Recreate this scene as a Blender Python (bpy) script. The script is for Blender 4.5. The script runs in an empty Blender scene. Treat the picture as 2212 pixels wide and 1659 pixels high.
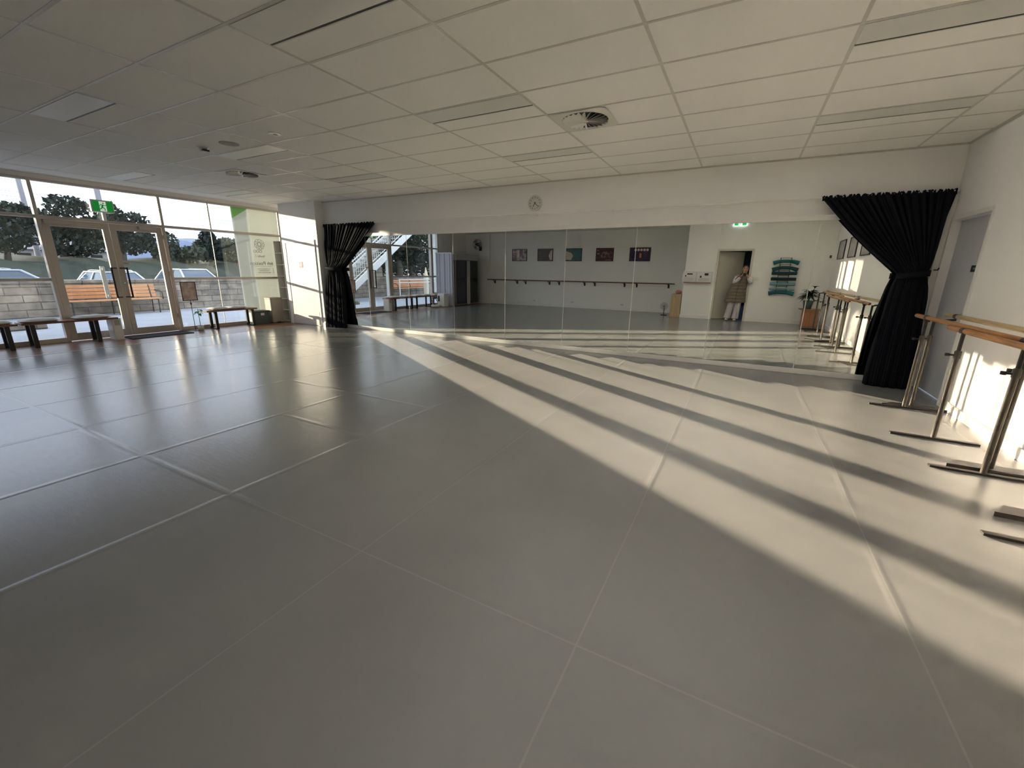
import bpy, bmesh, math, random
from mathutils import Vector, Matrix
random.seed(7)
PI = math.pi
C = bpy.context.scene.collection
XL, XR, H = -11.067, 2.115, 2.915
YD, YB = -7.65, -9.05          # door wall, back wall
MY = -0.05                     # mirror plane
SAZ, SEL = math.radians(30.0), math.radians(7.6)

# ------------------------------------------------------------------ materials
MATS = {}
def mat(name, col, rough=0.6, metal=0.0, spec=0.5, bump=0.0, bscale=60, var=0.0, vscale=4, coat=0, emit=None, estr=0, sheen=0, trans=0):
    if name in MATS: return MATS[name]
    m = bpy.data.materials.new(name); m.use_nodes = True
    nt = m.node_tree; b = nt.nodes['Principled BSDF']
    c = (col[0], col[1], col[2], 1)
    b.inputs['Base Color'].default_value = c
    b.inputs['Roughness'].default_value = rough
    b.inputs['Metallic'].default_value = metal
    b.inputs['Specular IOR Level'].default_value = spec
    b.inputs['Coat Weight'].default_value = coat
    b.inputs['Sheen Weight'].default_value = sheen
    if emit:
        b.inputs['Emission Color'].default_value = (*emit, 1); b.inputs['Emission Strength'].default_value = estr
    tc = nt.nodes.new('ShaderNodeTexCoord')
    if var > 0:
        n = nt.nodes.new('ShaderNodeTexNoise'); n.inputs['Scale'].default_value = vscale; n.inputs['Detail'].default_value = 5
        nt.links.new(tc.outputs['Object'], n.inputs['Vector'])
        mx = nt.nodes.new('ShaderNodeMix'); mx.data_type = 'RGBA'
        mx.inputs[6].default_value = tuple(min(1, v*(1-var)) for v in col)+(1,)
        mx.inputs[7].default_value = tuple(min(1, v*(1+var)) for v in col)+(1,)
        nt.links.new(n.outputs['Fac'], mx.inputs[0]); nt.links.new(mx.outputs[2], b.inputs['Base Color'])
    if bump > 0:
        n = nt.nodes.new('ShaderNodeTexNoise'); n.inputs['Scale'].default_value = bscale; n.inputs['Detail'].default_value = 6
        nt.links.new(tc.outputs['Object'], n.inputs['Vector'])
        bp = nt.nodes.new('ShaderNodeBump'); bp.inputs['Strength'].default_value = bump; bp.inputs['Distance'].default_value = 0.01
        nt.links.new(n.outputs['Fac'], bp.inputs['Height']); nt.links.new(bp.outputs['Normal'], b.inputs['Normal'])
    MATS[name] = m
    return m

class NB:
    """small node helper"""
    def __init__(s, nt): s.nt = nt
    def n(s, t, **k):
        x = s.nt.nodes.new(t)
        for a, v in k.items(): setattr(x, a, v)
        return x
    def m(s, op, a, b=None, c=None):
        x = s.nt.nodes.new('ShaderNodeMath'); x.operation = op
        for i, v in enumerate((a, b, c)):
            if v is None: continue
            if isinstance(v, (int, float)): x.inputs[i].default_value = v
            else: s.nt.links.new(v, x.inputs[i])
        return x.outputs[0]
    def l(s, a, b): s.nt.links.new(a, b)

def wood(name, c1, c2, scale=3, axis=0, rough=0.35, stretch=12):
    if name in MATS: return MATS[name]
    m = bpy.data.materials.new(name); m.use_nodes = True; nt = m.node_tree; b = nt.nodes['Principled BSDF']; q = NB(nt)
    tc = q.n('ShaderNodeTexCoord'); mp = q.n('ShaderNodeMapping')
    sc = [stretch*scale]*3; sc[axis] = scale
    mp.inputs['Scale'].default_value = sc; q.l(tc.outputs['Object'], mp.inputs['Vector'])
    n = q.n('ShaderNodeTexNoise'); n.inputs['Scale'].default_value = 1; n.inputs['Detail'].default_value = 7; n.inputs['Distortion'].default_value = 0.6
    q.l(mp.outputs['Vector'], n.inputs['Vector'])
    cr = q.n('ShaderNodeValToRGB'); cr.color_ramp.elements[0].position = .35; cr.color_ramp.elements[1].position = .68
    cr.color_ramp.elements[0].color = (*c1, 1); cr.color_ramp.elements[1].color = (*c2, 1)
    q.l(n.outputs['Fac'], cr.inputs['Fac']); q.l(cr.outputs['Color'], b.inputs['Base Color'])
    b.inputs['Roughness'].default_value = rough
    bp = q.n('ShaderNodeBump'); bp.inputs['Strength'].default_value = .15; q.l(n.outputs['Fac'], bp.inputs['Height']); q.l(bp.outputs['Normal'], b.inputs['Normal'])
    MATS[name] = m; return m

def make_floor():
    m = bpy.data.materials.new('grey_dance_vinyl'); m.use_nodes = True; nt = m.node_tree; b = nt.nodes['Principled BSDF']; q = NB(nt)
    tc = q.n('ShaderNodeTexCoord'); sp = q.n('ShaderNodeSeparateXYZ'); q.l(tc.outputs['Object'], sp.inputs[0])
    X, Y = sp.outputs[0], sp.outputs[1]
    # wobble a little so that the joints are not ruler-straight
    wn = q.n('ShaderNodeTexNoise'); wn.inputs['Scale'].default_value = .9; q.l(tc.outputs['Object'], wn.inputs['Vector'])
    wob = q.m('MULTIPLY', q.m('SUBTRACT', wn.outputs['Fac'], .5), .03)
    Xw = q.m('ADD', X, wob)
    per = 1.163
    dx = q.m('ABSOLUTE', q.m('SUBTRACT', q.m('FLOORED_MODULO', q.m('ADD', Xw, .38+per/2), per), per/2))
    dy1 = q.m('ABSOLUTE', q.m('ADD', Y, 6.03))
    inr = lambda v, a, c: q.m('MULTIPLY', q.m('GREATER_THAN', v, a), q.m('LESS_THAN', v, c))
    dy2 = q.m('ADD', q.m('ABSOLUTE', q.m('ADD', Y, 4.025)), q.m('SUBTRACT', 1, inr(X, -4.95, -2.7)))
    dy3 = q.m('ADD', q.m('ABSOLUTE', q.m('ADD', Y, 4.91)), q.m('SUBTRACT', 1, inr(X, -3.84, -2.68)))
    dy4 = q.m('ADD', q.m('ABSOLUTE', q.m('ADD', Y, 2.2)), q.m('SUBTRACT', 1, inr(X, -8.5, -5.03)))
    dmin = q.m('MINIMUM', q.m('MINIMUM', dx, dy1), q.m('MINIMUM', dy2, q.m('MINIMUM', dy3, dy4)))
    line = q.m('LESS_THAN', dmin, .004)
    mr = q.n('ShaderNodeMapRange'); mr.inputs['From Min'].default_value = .004; mr.inputs['From Max'].default_value = .035
    mr.inputs['To Min'].default_value = 1; mr.inputs['To Max'].default_value = 0; mr.interpolation_type = 'SMOOTHSTEP'
    q.l(dmin, mr.inputs['Value'])
    # scuffs
    v = q.n('ShaderNodeTexWave'); v.inputs['Scale'].default_value = .9; v.inputs['Distortion'].default_value = 9; v.inputs['Detail'].default_value = 3; v.inputs['Detail Scale'].default_value = 1.2
    q.l(tc.outputs['Object'], v.inputs['Vector'])
    sn = q.n('ShaderNodeTexNoise'); sn.inputs['Scale'].default_value = 2.2; sn.inputs['Detail'].default_value = 6; q.l(tc.outputs['Object'], sn.inputs['Vector'])
    scuff = q.m('MULTIPLY', q.m('GREATER_THAN', v.outputs['Fac'], .9985), q.m('GREATER_THAN', sn.outputs['Fac'], .56))
    base = q.n('ShaderNodeMix', data_type='RGBA'); base.inputs[6].default_value = (.180, .182, .178, 1); base.inputs[7].default_value = (.220, .222, .217, 1)
    q.l(sn.outputs['Fac'], base.inputs[0])
    mx = q.n('ShaderNodeMix', data_type='RGBA'); mx.inputs[7].default_value = (.31, .305, .29, 1); q.l(base.outputs[2], mx.inputs[6]); q.l(q.m('MULTIPLY', line, .35), mx.inputs[0])
    mx2 = q.n('ShaderNodeMix', data_type='RGBA'); mx2.inputs[7].default_value = (.5, .49, .46, 1); q.l(mx.outputs[2], mx2.inputs[6]); q.l(q.m('MULTIPLY', scuff, .0), mx2.inputs[0])
    q.l(mx2.outputs[2], b.inputs['Base Color'])
    fine = q.n('ShaderNodeTexNoise'); fine.inputs['Scale'].default_value = 9; fine.inputs['Detail'].default_value = 8; fine.inputs['Roughness'].default_value = .65
    mp = q.n('ShaderNodeMapping'); mp.inputs['Scale'].default_value = (1, 4, 1); q.l(tc.outputs['Object'], mp.inputs['Vector']); q.l(mp.outputs['Vector'], fine.inputs['Vector'])
    rg = q.m('ADD', .15, q.m('MULTIPLY', fine.outputs['Fac'], .12)); q.l(rg, b.inputs['Roughness'])
    b.inputs['Specular IOR Level'].default_value = .95
    hgt = q.m('ADD', q.m('MULTIPLY', fine.outputs['Fac'], .55), q.m('MULTIPLY', mr.outputs['Result'], 1.0))
    bp = q.n('ShaderNodeBump'); bp.inputs['Strength'].default_value = .35; bp.inputs['Distance'].default_value = .004
    q.l(hgt, bp.inputs['Height']); q.l(bp.outputs['Normal'], b.inputs['Normal'])
    return m

def make_glass():
    m = bpy.data.materials.new('clear_glass'); m.use_nodes = True; nt = m.node_tree; q = NB(nt)
    for n in list(nt.nodes): nt.nodes.remove(n)
    o = q.n('ShaderNodeOutputMaterial'); t = q.n('ShaderNodeBsdfTransparent'); t.inputs[0].default_value = (.93, .96, .95, 1)
    g = q.n('ShaderNodeBsdfGlossy'); g.inputs['Roughness'].default_value = 0.0; g.inputs['Color'].default_value = (.9, .95, .95, 1)
    f = q.n('ShaderNodeLayerWeight'); f.inputs['Blend'].default_value = .5
    fac = q.m('MINIMUM', q.m('ADD', .05, q.m('MULTIPLY', q.m('POWER', f.outputs['Facing'], 4.0), .6)), 1.0)
    mx = q.n('ShaderNodeMixShader'); q.l(fac, mx.inputs[0]); q.l(t.outputs[0], mx.inputs[1]); q.l(g.outputs[0], mx.inputs[2]); q.l(mx.outputs[0], o.inputs[0])
    return m

def make_film(col, name, tr=.3):
    m = bpy.data.materials.new(name); m.use_nodes = True; nt = m.node_tree; q = NB(nt)
    for n in list(nt.nodes): nt.nodes.remove(n)
    o = q.n('ShaderNodeOutputMaterial'); d = q.n('ShaderNodeBsdfDiffuse'); d.inputs[0].default_value = (*col, 1)
    t = q.n('ShaderNodeBsdfTranslucent'); t.inputs[0].default_value = (*col, 1)
    mx = q.n('ShaderNodeMixShader'); mx.inputs[0].default_value = tr
    q.l(d.outputs[0], mx.inputs[1]); q.l(t.outputs[0], mx.inputs[2]); q.l(mx.outputs[0], o.inputs[0])
    return m

def make_brick(name, c1, c2, mortar, w, h, axis='X', rough=.9):
    m = bpy.data.materials.new(name); m.use_nodes = True; nt = m.node_tree; b = nt.nodes['Principled BSDF']; q = NB(nt)
    tc = q.n('ShaderNodeTexCoord'); sp = q.n('ShaderNodeSeparateXYZ'); q.l(tc.outputs['Object'], sp.inputs[0])
    cb = q.n('ShaderNodeCombineXYZ'); q.l(sp.outputs[0 if axis == 'X' else 1], cb.inputs[0]); q.l(sp.outputs[2], cb.inputs[1])
    br = q.n('ShaderNodeTexBrick'); br.inputs['Scale'].default_value = 1; br.inputs['Brick Width'].default_value = w; br.inputs['Row Height'].default_value = h
    br.inputs['Mortar Size'].default_value = .012; br.inputs['Color1'].default_value = (*c1, 1); br.inputs['Color2'].default_value = (*c2, 1); br.inputs['Mortar'].default_value = (*mortar, 1)
    q.l(cb.outputs[0], br.inputs['Vector'])
    n = q.n('ShaderNodeTexNoise'); n.inputs['Scale'].default_value = 3.5; n.inputs['Detail'].default_value = 8; q.l(tc.outputs['Object'], n.inputs['Vector'])
    mx = q.n('ShaderNodeMix', data_type='RGBA', blend_type='MULTIPLY'); mx.inputs[0].default_value = .8
    cr = q.n('ShaderNodeValToRGB'); cr.color_ramp.elements[0].color = (.45, .45, .45, 1); cr.color_ramp.elements[1].color = (1.3, 1.3, 1.3, 1)
    cr.color_ramp.elements[0].position = .3; cr.color_ramp.elements[1].position = .7
    q.l(n.outputs['Fac'], cr.inputs[0]); q.l(br.outputs['Color'], mx.inputs[6]); q.l(cr.outputs[0], mx.inputs[7]); q.l(mx.outputs[2], b.inputs['Base Color'])
    b.inputs['Roughness'].default_value = rough
    bp = q.n('ShaderNodeBump'); bp.inputs['Strength'].default_value = .8; bp.inputs['Distance'].default_value = .04
    q.l(q.m('SUBTRACT', n.outputs['Fac'], br.outputs['Fac']), bp.inputs['Height']); q.l(bp.outputs['Normal'], b.inputs['Normal'])
    return m

def make_art(name, stops, seed, scale=3.0):
    """an abstract dark stage photograph: soft blobs of colour"""
    m = bpy.data.materials.new(name); m.use_nodes = True; nt = m.node_tree; b = nt.nodes['Principled BSDF']; q = NB(nt)
    tc = q.n('ShaderNodeTexCoord'); mp = q.n('ShaderNodeMapping'); mp.inputs['Location'].default_value = (seed, seed*1.7, 0); q.l(tc.outputs['Object'], mp.inputs['Vector'])
    n = q.n('ShaderNodeTexNoise'); n.inputs['Scale'].default_value = scale; n.inputs['Detail'].default_value = 4; q.l(mp.outputs[0], n.inputs['Vector'])
    cr = q.n('ShaderNodeValToRGB')
    while len(cr.color_ramp.elements) < len(stops): cr.color_ramp.elements.new(.5)
    for e, (p, c) in zip(cr.color_ramp.elements, stops): e.position = p; e.color = (*c, 1)
    q.l(n.outputs['Fac'], cr.inputs[0]); q.l(cr.outputs[0], b.inputs['Base Color'])
    b.inputs['Roughness'].default_value = .25
    return m

M_floor = make_floor()
M_glass = make_glass()
M_film = make_film((.72, .72, .66), 'cream_window_film'); M_film2 = make_film((.78, .78, .72), 'cream_window_film_solid', .42)
M_filmg = make_film((.30, .55, .16), 'green_window_film')
M_wall = mat('white_wall_paint', (.84, .83, .81), .55, bump=.05, bscale=90)
M_ceil = mat('mineral_ceiling_tile', (.87, .855, .82), .9, bump=.25, bscale=220, var=.03, vscale=150)
M_tbar = mat('ceiling_bar_paint', (.58, .56, .51), .32)
M_white = mat('white_gloss_paint', (.82, .80, .77), .3)
M_offw = mat('off_white_plastic', (.72, .71, .67), .45)
M_alu = mat('beige_anodised_aluminium', (.52, .47, .42), .38, metal=.35)
M_steel = mat('brushed_steel', (.6, .6, .6), .3, metal=1)
M_black = mat('black_plastic', (.012, .012, .013), .4)
M_blackm = mat('black_metal', (.02, .019, .018), .35, metal=.3)
M_curt = mat('black_velvet', (.004, .005, .009), .8, bump=.2, bscale=180, spec=.2)
M_woodfl = wood('brown_laminate', (.16, .085, .05), (.27, .16, .10), 2, 1, .3)
M_rail = wood('oiled_rail_wood', (.30, .13, .045), (.50, .25, .09), 4, 1, .38)
M_railp = wood('pale_rail_wood', (.42, .31, .16), (.58, .44, .25), 4, 1, .4)
M_bench = wood('red_brown_bench_wood', (.16, .06, .035), (.29, .12, .065), 3, 1, .35)
M_slat = wood('orange_slat_wood', (.52, .24, .10), (.70, .36, .17), 2, 1, .6)
M_cush = mat('pale_grey_cushion', (.62, .61, .58), .95, bump=.4, bscale=40)
M_film_txt = mat('grey_print', (.18, .17, .17), .7)
M_red = mat('red_sign', (.75, .03, .02), .5)
M_green = mat('exit_green', (.01, .30, .04), .4, emit=(.01, .45, .05), estr=.1)
M_exw = mat('exit_white', (.85, .9, .85), .4, emit=(.85, 1, .85), estr=.15)
M_gbright = mat('exit_lit_green', (.0, .30, .05), .4, emit=(.0, .6, .12), estr=.35)
M_gwhite = mat('exit_lit_white', (.85, .9, .85), .4, emit=(.8, 1, .85), estr=.8)
M_mirror = mat('mirror_silver', (.86, .89, .87), .0, metal=1)
M_mback = mat('mirror_edge', (.85, .85, .80), .15)
M_conc = mat('pavement_concrete', (.36, .385, .43), .85, bump=.4, bscale=14, var=.2, vscale=1.1)
M_asph = mat('asphalt', (.16, .16, .165), .9, bump=.3, bscale=60, var=.2, vscale=2)
M_block = make_brick('sandstone_blocks', (.34, .30, .24), (.24, .21, .18), (.14, .12, .10), .62, .2, 'Y')
M_grass = mat('bank_grass', (.040, .052, .036), .95, bump=.8, bscale=8, var=.5, vscale=2.5)
M_leaf = mat('grey_green_leaf', (.05, .07, .045), .75, var=.4, vscale=3)
M_leafd = mat('dark_leaf', (.022, .034, .024), .75, var=.4, vscale=3)
M_leafp = mat('pot_plant_leaf', (.018, .04, .018), .45, var=.3, vscale=6)
M_bark = mat('bark', (.09, .075, .06), .9, bump=.5, bscale=20)
M_stairw = mat('white_stair_paint', (.72, .72, .70), .5)
M_tread = mat('grey_stair_tread', (.36, .33, .29), .8)
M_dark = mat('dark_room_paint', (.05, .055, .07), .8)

# ------------------------------------------------------------------ mesh builder
class G:
    def __init__(s): s.v = []; s.f = []; s.sm = []
    def add(s, vs, fs, smooth=False):
        o = len(s.v); s.v += [Vector(p) for p in vs]; s.f += [tuple(i+o for i in f) for f in fs]; s.sm += [smooth]*len(fs)
    def box(s, x0, x1, y0, y1, z0, z1, M=None):
        p = [(x0,y0,z0),(x1,y0,z0),(x1,y1,z0),(x0,y1,z0),(x0,y0,z1),(x1,y0,z1),(x1,y1,z1),(x0,y1,z1)]
        if M is not None: p = [M @ Vector(a) for a in p]
        s.add(p, [(0,3,2,1),(4,5,6,7),(0,1,5,4),(1,2,6,5),(2,3,7,6),(3,0,4,7)]); return s
    def rbox(s, x0, x1, y0, y1, z0, z1, r=.01, seg=3, axis=2, M=None):
        """box with rounded vertical (axis) edges"""
        L = [(x0,x1),(y0,y1),(z0,z1)]; a = [i for i in range(3) if i != axis]
        (u0,u1),(w0,w1) = L[a[0]], L[a[1]]; pts = []
        for cx, cy, st in ((u1-r, w1-r, 0), (u0+r, w1-r, 90), (u0+r, w0+r, 180), (u1-r, w0+r, 270)):
            for k in range(seg+1):
                t = math.radians(st+90*k/seg); pts.append((cx+r*math.cos(t), cy+r*math.sin(t)))
        return s.prism(pts, L[axis][0], L[axis][1], axis, M)
    def prism(s, poly, a, b, axis=2, M=None):
        def mk(u, w, h):
            p = [0,0,0]; q = [i for i in range(3) if i != axis]; p[q[0]] = u; p[q[1]] = w; p[axis] = h; return Vector(p)
        n = len(poly); vs = [mk(u, w, a) for u, w in poly]+[mk(u, w, b) for u, w in poly]
        if M is not None: vs = [M @ p for p in vs]
        fs = [tuple(range(n)), tuple(range(2*n-1, n-1, -1))]+[(i, (i+1) % n, n+(i+1) % n, n+i) for i in range(n)]
        s.add(vs, fs); return s
    def tube(s, pts, r, n=10, caps=True, closed=False):
        pts = [Vector(p) for p in pts]; m = len(pts); rs = r if isinstance(r, (list, tuple)) else [r]*m
        vs = []; up = None
        for i, p in enumerate(pts):
            t = (pts[(i+1) % m]-pts[i-1]) if closed else (pts[min(i+1, m-1)]-pts[max(i-1, 0)])
            t.normalize()
            if up is None:
                up = Vector((0,0,1)) if abs(t.z) < .9 else Vector((1,0,0))
            a = t.cross(up).normalized(); up = a.cross(t).normalized()
            for k in range(n):
                an = 2*PI*k/n; vs.append(p+a*math.cos(an)*rs[i]+up*math.sin(an)*rs[i])
        fs = []
        for i in range(m if closed else m-1):
            j = (i+1) % m
            for k in range(n): fs.append((i*n+k, i*n+(k+1) % n, j*n+(k+1) % n, j*n+k))
        s.add(vs, fs, True)
        if caps and not closed:
            s.add(vs[:n], [tuple(range(n))]); s.add(vs[-n:], [tuple(range(n-1, -1, -1))])
        return s
    def lathe(s, prof, c=(0,0,0), n=24, smooth=True, M=None):
        vs = []
        for r, z in prof:
            for k in range(n): vs.append(Vector((r*math.cos(2*PI*k/n), r*math.sin(2*PI*k/n), z)))
        if M is not None: vs = [M @ p for p in vs]
        vs = [p+Vector(c) for p in vs]; m = len(prof)
        s.add(vs, [(i*n+k, i*n+(k+1) % n, (i+1)*n+(k+1) % n, (i+1)*n+k) for i in range(m-1) for k in range(n)], smooth)
        return s
    def grid(s, fn, nu, nv, smooth=True, wrap=False):
        vs = [fn(i/nu, j/nv) for i in range(nu+(0 if wrap else 1)) for j in range(nv+1)]
        w = nv+1; fs = []
        for i in range(nu):
            i2 = (i+1) % nu if wrap else i+1
            for j in range(nv): fs.append((i*w+j, i2*w+j, i2*w+j+1, i*w+j+1))
        s.add(vs, fs, smooth); return s
    def quad(s, a, b, c, d): s.add([a, b, c, d], [(0,1,2,3)]); return s

def wpos(o):
    p = Vector((0,0,0))
    while o is not None: p += o.location; o = o.parent
    return p
def build(name, g, m, parent=None, world=True, loc=None, bevel=0, kind=None, solid=0, sub=0):
    me = bpy.data.meshes.new(name)
    off = Vector((0,0,0))
    if parent is not None and world: off = wpos(parent)
    if loc is not None: off = off+Vector(loc) if world is False else Vector(loc)+Vector((0,0,0))
    if loc is not None and parent is not None and world: off = Vector(loc)
    me.from_pydata([tuple(p-off) if world else tuple(p) for p in g.v], [], g.f)
    me.polygons.foreach_set('use_smooth', g.sm); me.update()
    o = bpy.data.objects.new(name, me); C.objects.link(o)
    if parent is not None: o.parent = parent
    if loc is not None: o.location = Vector(loc)-(wpos(parent) if parent is not None else Vector((0,0,0))) if world else Vector(loc)
    if m is not None: me.materials.append(m)
    bm = bmesh.new(); bm.from_mesh(me); bmesh.ops.recalc_face_normals(bm, faces=bm.faces); bm.to_mesh(me); bm.free()
    if solid: k = o.modifiers.new('s', 'SOLIDIFY'); k.thickness = solid
    if bevel:
        k = o.modifiers.new('b', 'BEVEL'); k.width = bevel; k.segments = 2; k.limit_method = 'ANGLE'
    if sub: k = o.modifiers.new('u', 'SUBSURF'); k.levels = sub; k.render_levels = sub
    if kind: o['kind'] = kind
    return o
def thing(name, label, cat, loc=(0,0,0), group=None, rz=0):
    o = bpy.data.objects.new(name, None); C.objects.link(o); o.location = loc; o.rotation_euler = (0,0,rz); o.empty_display_size = .1
    o['label'] = label; o['category'] = cat
    if group: o['group'] = group
    return o
def tag(o, label, cat, group=None, kind=None):
    o['label'] = label; o['category'] = cat
    if group: o['group'] = group
    if kind: o['kind'] = kind
    return o
def struct(name, g, m, parent=None, bevel=0): return build(name, g, m, parent, kind='structure', bevel=bevel)
def dup(root, loc, label=None, rz=None):
    r = root.copy(); C.objects.link(r); r.location = loc
    if rz is not None: r.rotation_euler = (0,0,rz)
    if label: r['label'] = label
    for ch in list(root.children):
        c = ch.copy(); C.objects.link(c); c.parent = r
        for gch in ch.children:
            d = gch.copy(); C.objects.link(d); d.parent = c
    return r
def text(body, size, M, m, parent, name='lettering', align='CENTER', ext=.001):
    cu = bpy.data.curves.new(name, 'FONT'); cu.body = body; cu.size = size; cu.extrude = ext; cu.align_x = align; cu.align_y = 'CENTER'
    tmp = bpy.data.objects.new('tmp', cu); C.objects.link(tmp); cu.materials.append(m)
    bpy.context.view_layer.update()
    me = bpy.data.meshes.new_from_object(tmp.evaluated_get(bpy.context.evaluated_depsgraph_get())); bpy.data.objects.remove(tmp)
    o = bpy.data.objects.new(name, me); C.objects.link(o)
    o.parent = parent
    o.matrix_local = Matrix.Translation(-wpos(parent)) @ M
    return o

# ------------------------------------------------------------------ camera
cy, sy = math.cos(0.4891), math.sin(0.4891)
yaw, pit, rol = 0.4891, 0.2632, 0.0136
f = Vector((-math.sin(yaw)*math.cos(pit), math.cos(yaw)*math.cos(pit), -math.sin(pit)))
r = Vector((math.cos(yaw), math.sin(yaw), 0)); u = r.cross(f)
r2 = r*math.cos(rol)+u*math.sin(rol); u2 = u*math.cos(rol)-r*math.sin(rol)
cam = bpy.data.cameras.new('camera'); co = bpy.data.objects.new('camera', cam); C.objects.link(co)
mw = Matrix.Identity(4)
for i in range(3): mw[i][0] = r2[i]; mw[i][1] = u2[i]; mw[i][2] = -f[i]
mw[0][3], mw[1][3], mw[2][3] = 0, -7.31, 1.40
co.matrix_world = mw
cam.sensor_width = 36; cam.lens = 906.58/2212*36; cam.clip_start = .01; cam.clip_end = 2000
bpy.context.scene.camera = co

# ------------------------------------------------------------------ room shell
XV = -9.76
struct('floor', G().box(XV, XR+.1, YB, .3, -.15, 0), M_floor)
struct('floor_entry', G().box(XL-.1, XV, YB, .6, -.15, -.001), M_woodfl)
struct('trim_1', G().box(XV-.022, XV+.006, -8.5, -.24, -.001, .003), M_steel)     # edge strip of the vinyl
struct('ceiling', G().box(XL-.15, XR+.1, YB-.1, .6, H, H+.2), M_ceil)
g = G()
x = -1.964-1.2*7
while x < XR:
    g.box(x-.012, x+.012, YB, 0, H-.0025, H+.002); x += 1.2
k = 0
while -(.558+.6*k) > YB:
    y = -(.558+.6*k); g.box(-10.364, XR, y-.012, y+.012, H-.0022, H+.002); k += 1
struct('trim_2', g, M_tbar)
g = G().box(-9.05, XR, -.02, .0, H-.02, H-.001).box(XR-.02, XR, YB, 0, H-.02, H-.001)
struct('trim_3', g, M_tbar)
struct('wall_front', G().box(-9.05, XR+.1, 0, .15, 0, H), M_wall)
struct('wall_niche', G().box(XL-.15, -9.0, .45, .6, 0, H), M_wall)
struct('wall_column', G().box(-10.385, -9.05, -.24, .45, 0, H), M_wall)
DY0, DY1 = -1.09, -.05      # right wall doorway (outer edge of the frame)
g = G().box(XR, XR+.15, YB, DY0+.02, 0, H).box(XR, XR+.15, DY1-.02, .15, 0, H).box(XR, XR+.15, DY0+.02, DY1-.02, 2.08, H)
struct('wall_right', g, M_wall)
g = G().box(-1.70, -.80, YD-.1, YD, 0, H).box(.15, XR, YD-.1, YD, 0, H).box(-.80, .15, YD-.1, YD, 2.12, H).box(-1.70, -1.60, YB, YD-.1, 0, H)
struct('wall_back_right', g, M_wall)
struct('wall_back', G().box(XL-.15, -1.70, YB-.15, YB, 0, H), M_wall)
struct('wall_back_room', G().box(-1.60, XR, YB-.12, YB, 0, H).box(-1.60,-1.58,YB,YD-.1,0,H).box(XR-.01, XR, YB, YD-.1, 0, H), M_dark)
struct('wall_pilaster', G().box(-10.30, -9.78, YB, YB+.12, 0, H), M_white)
struct('wall_left', G().box(XL-.15, XL, YB, -6.98, 0, H), M_wall)
struct('wall_header', G().box(XL-.15, XL+.03, -6.98, .45, 2.84, H), M_wall)
struct('roof', G().box(XL-.3, XR+.3, YB-.3, .7, H+.2, H+.35), M_dark)
struct('baseboard_right', G().box(XR-.014, XR, YD, DY0-.01, 0, .1).box(XR-.014, XR, DY1+.01, 0, 0, .1), M_white, bevel=.004)
struct('baseboard_back_right', G().box(-1.70, -.82, YD, YD+.014, 0, .1).box(.17, XR, YD, YD+.014, 0, .1).box(-1.714, -1.70, YB, YD+.014, 0, .1), M_white)
struct('baseboard_back', G().box(-9.78, -1.70, YB, YB+.014, 0, .1), M_white)
struct('trim_4', G().box(-9.4, -1.9, YB, YB+.012, .845, .868), M_white)            # batten under the wall barre
struct('baseboard_column', G().box(-9.19, -9.05, -.252, -.24, 0, .09).box(-10.385, -10.32, -.252, -.24, 0, .09), M_white)
struct('trim_5', G().box(-8.92, 2.04, -.06, 0, 2.108, 2.178), M_white, bevel=.006)  # above the mirrors
struct('trim_6', G().box(-8.99, 2.04, -.062, 0, 0, .073), M_white, bevel=.004)      # below the mirrors
struct('trim_7', G().box(2.04, XR, -.055, 0, 0, 2.36), M_white, bevel=.004)

# mirrors
pos = ['behind the gathered left curtain', 'second from the left curtain, reflecting the glass doors', 'third from the left curtain, reflecting the plank stair wall',
       'fourth from the left curtain, reflecting the wall fan', 'fifth from the left curtain, reflecting the first two framed photos', 'sixth, below and right of the clock, reflecting the teal framed photo',
       'seventh, reflecting the notice board', 'eighth, reflecting the person in the doorway', 'ninth, half covered by the right curtain']
for k in range(9):
    x0 = -8.898+1.2135*k
    t = thing('mirror', 'frameless wall mirror panel, '+pos[k], 'mirror', (x0+.6, MY, .073), 'mirror panels along the front wall')
    yy = MY
    build('glass', G().box(x0+.005, x0+1.2085, yy, yy+.006, .075, 2.108), M_mirror, t)
    build('edge', G().box(x0, x0+1.2135, yy+.0062, 0, .073, 2.108), M_mback, t)

# ------------------------------------------------------------------ glazed front (left wall)
YA, YM, YBm = -4.335, -3.372, -2.475
def bar_v(g, y, w=.05, z0=0, z1=2.84, d=.11): g.box(XL-.05, XL-.05+d, y-w/2, y+w/2, z0, z1)
def window(name, y0, y1, rails=True):
    g = G()
    for y in (y0, y1): bar_v(g, y)
    g.box(XL-.05, XL+.05, y0, y1, 0, .085); g.box(XL-.05, XL+.05, y0, y1, 2.80, 2.84)
    g.box(XL-.05, XL+.045, y0, y1, 2.19, 2.24); g.box(XL-.05, XL+.045, y0, y1, 1.115, 1.165)
    o = struct(name, g, M_alu, bevel=.004)
    for a, c in ((.085, 1.115), (1.165, 2.19), (2.24, 2.80)):
        build('pane', G().box(XL-.008, XL+.0, y0+.025, y1-.025, a, c), M_glass, o)
    return o
w1 = window('window_1', -6.55, YA)
w2 = window('window_2', YBm, .20)
build('mullion', G().box(XL-.03, XL+.03, -1.535, -1.505, 2.24, 2.80).box(XL-.004, XL+.008, -1.525, -1.515, .085, 2.19), M_alu, w2)
w3 = window('window_3', -6.98, -6.62)
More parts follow.
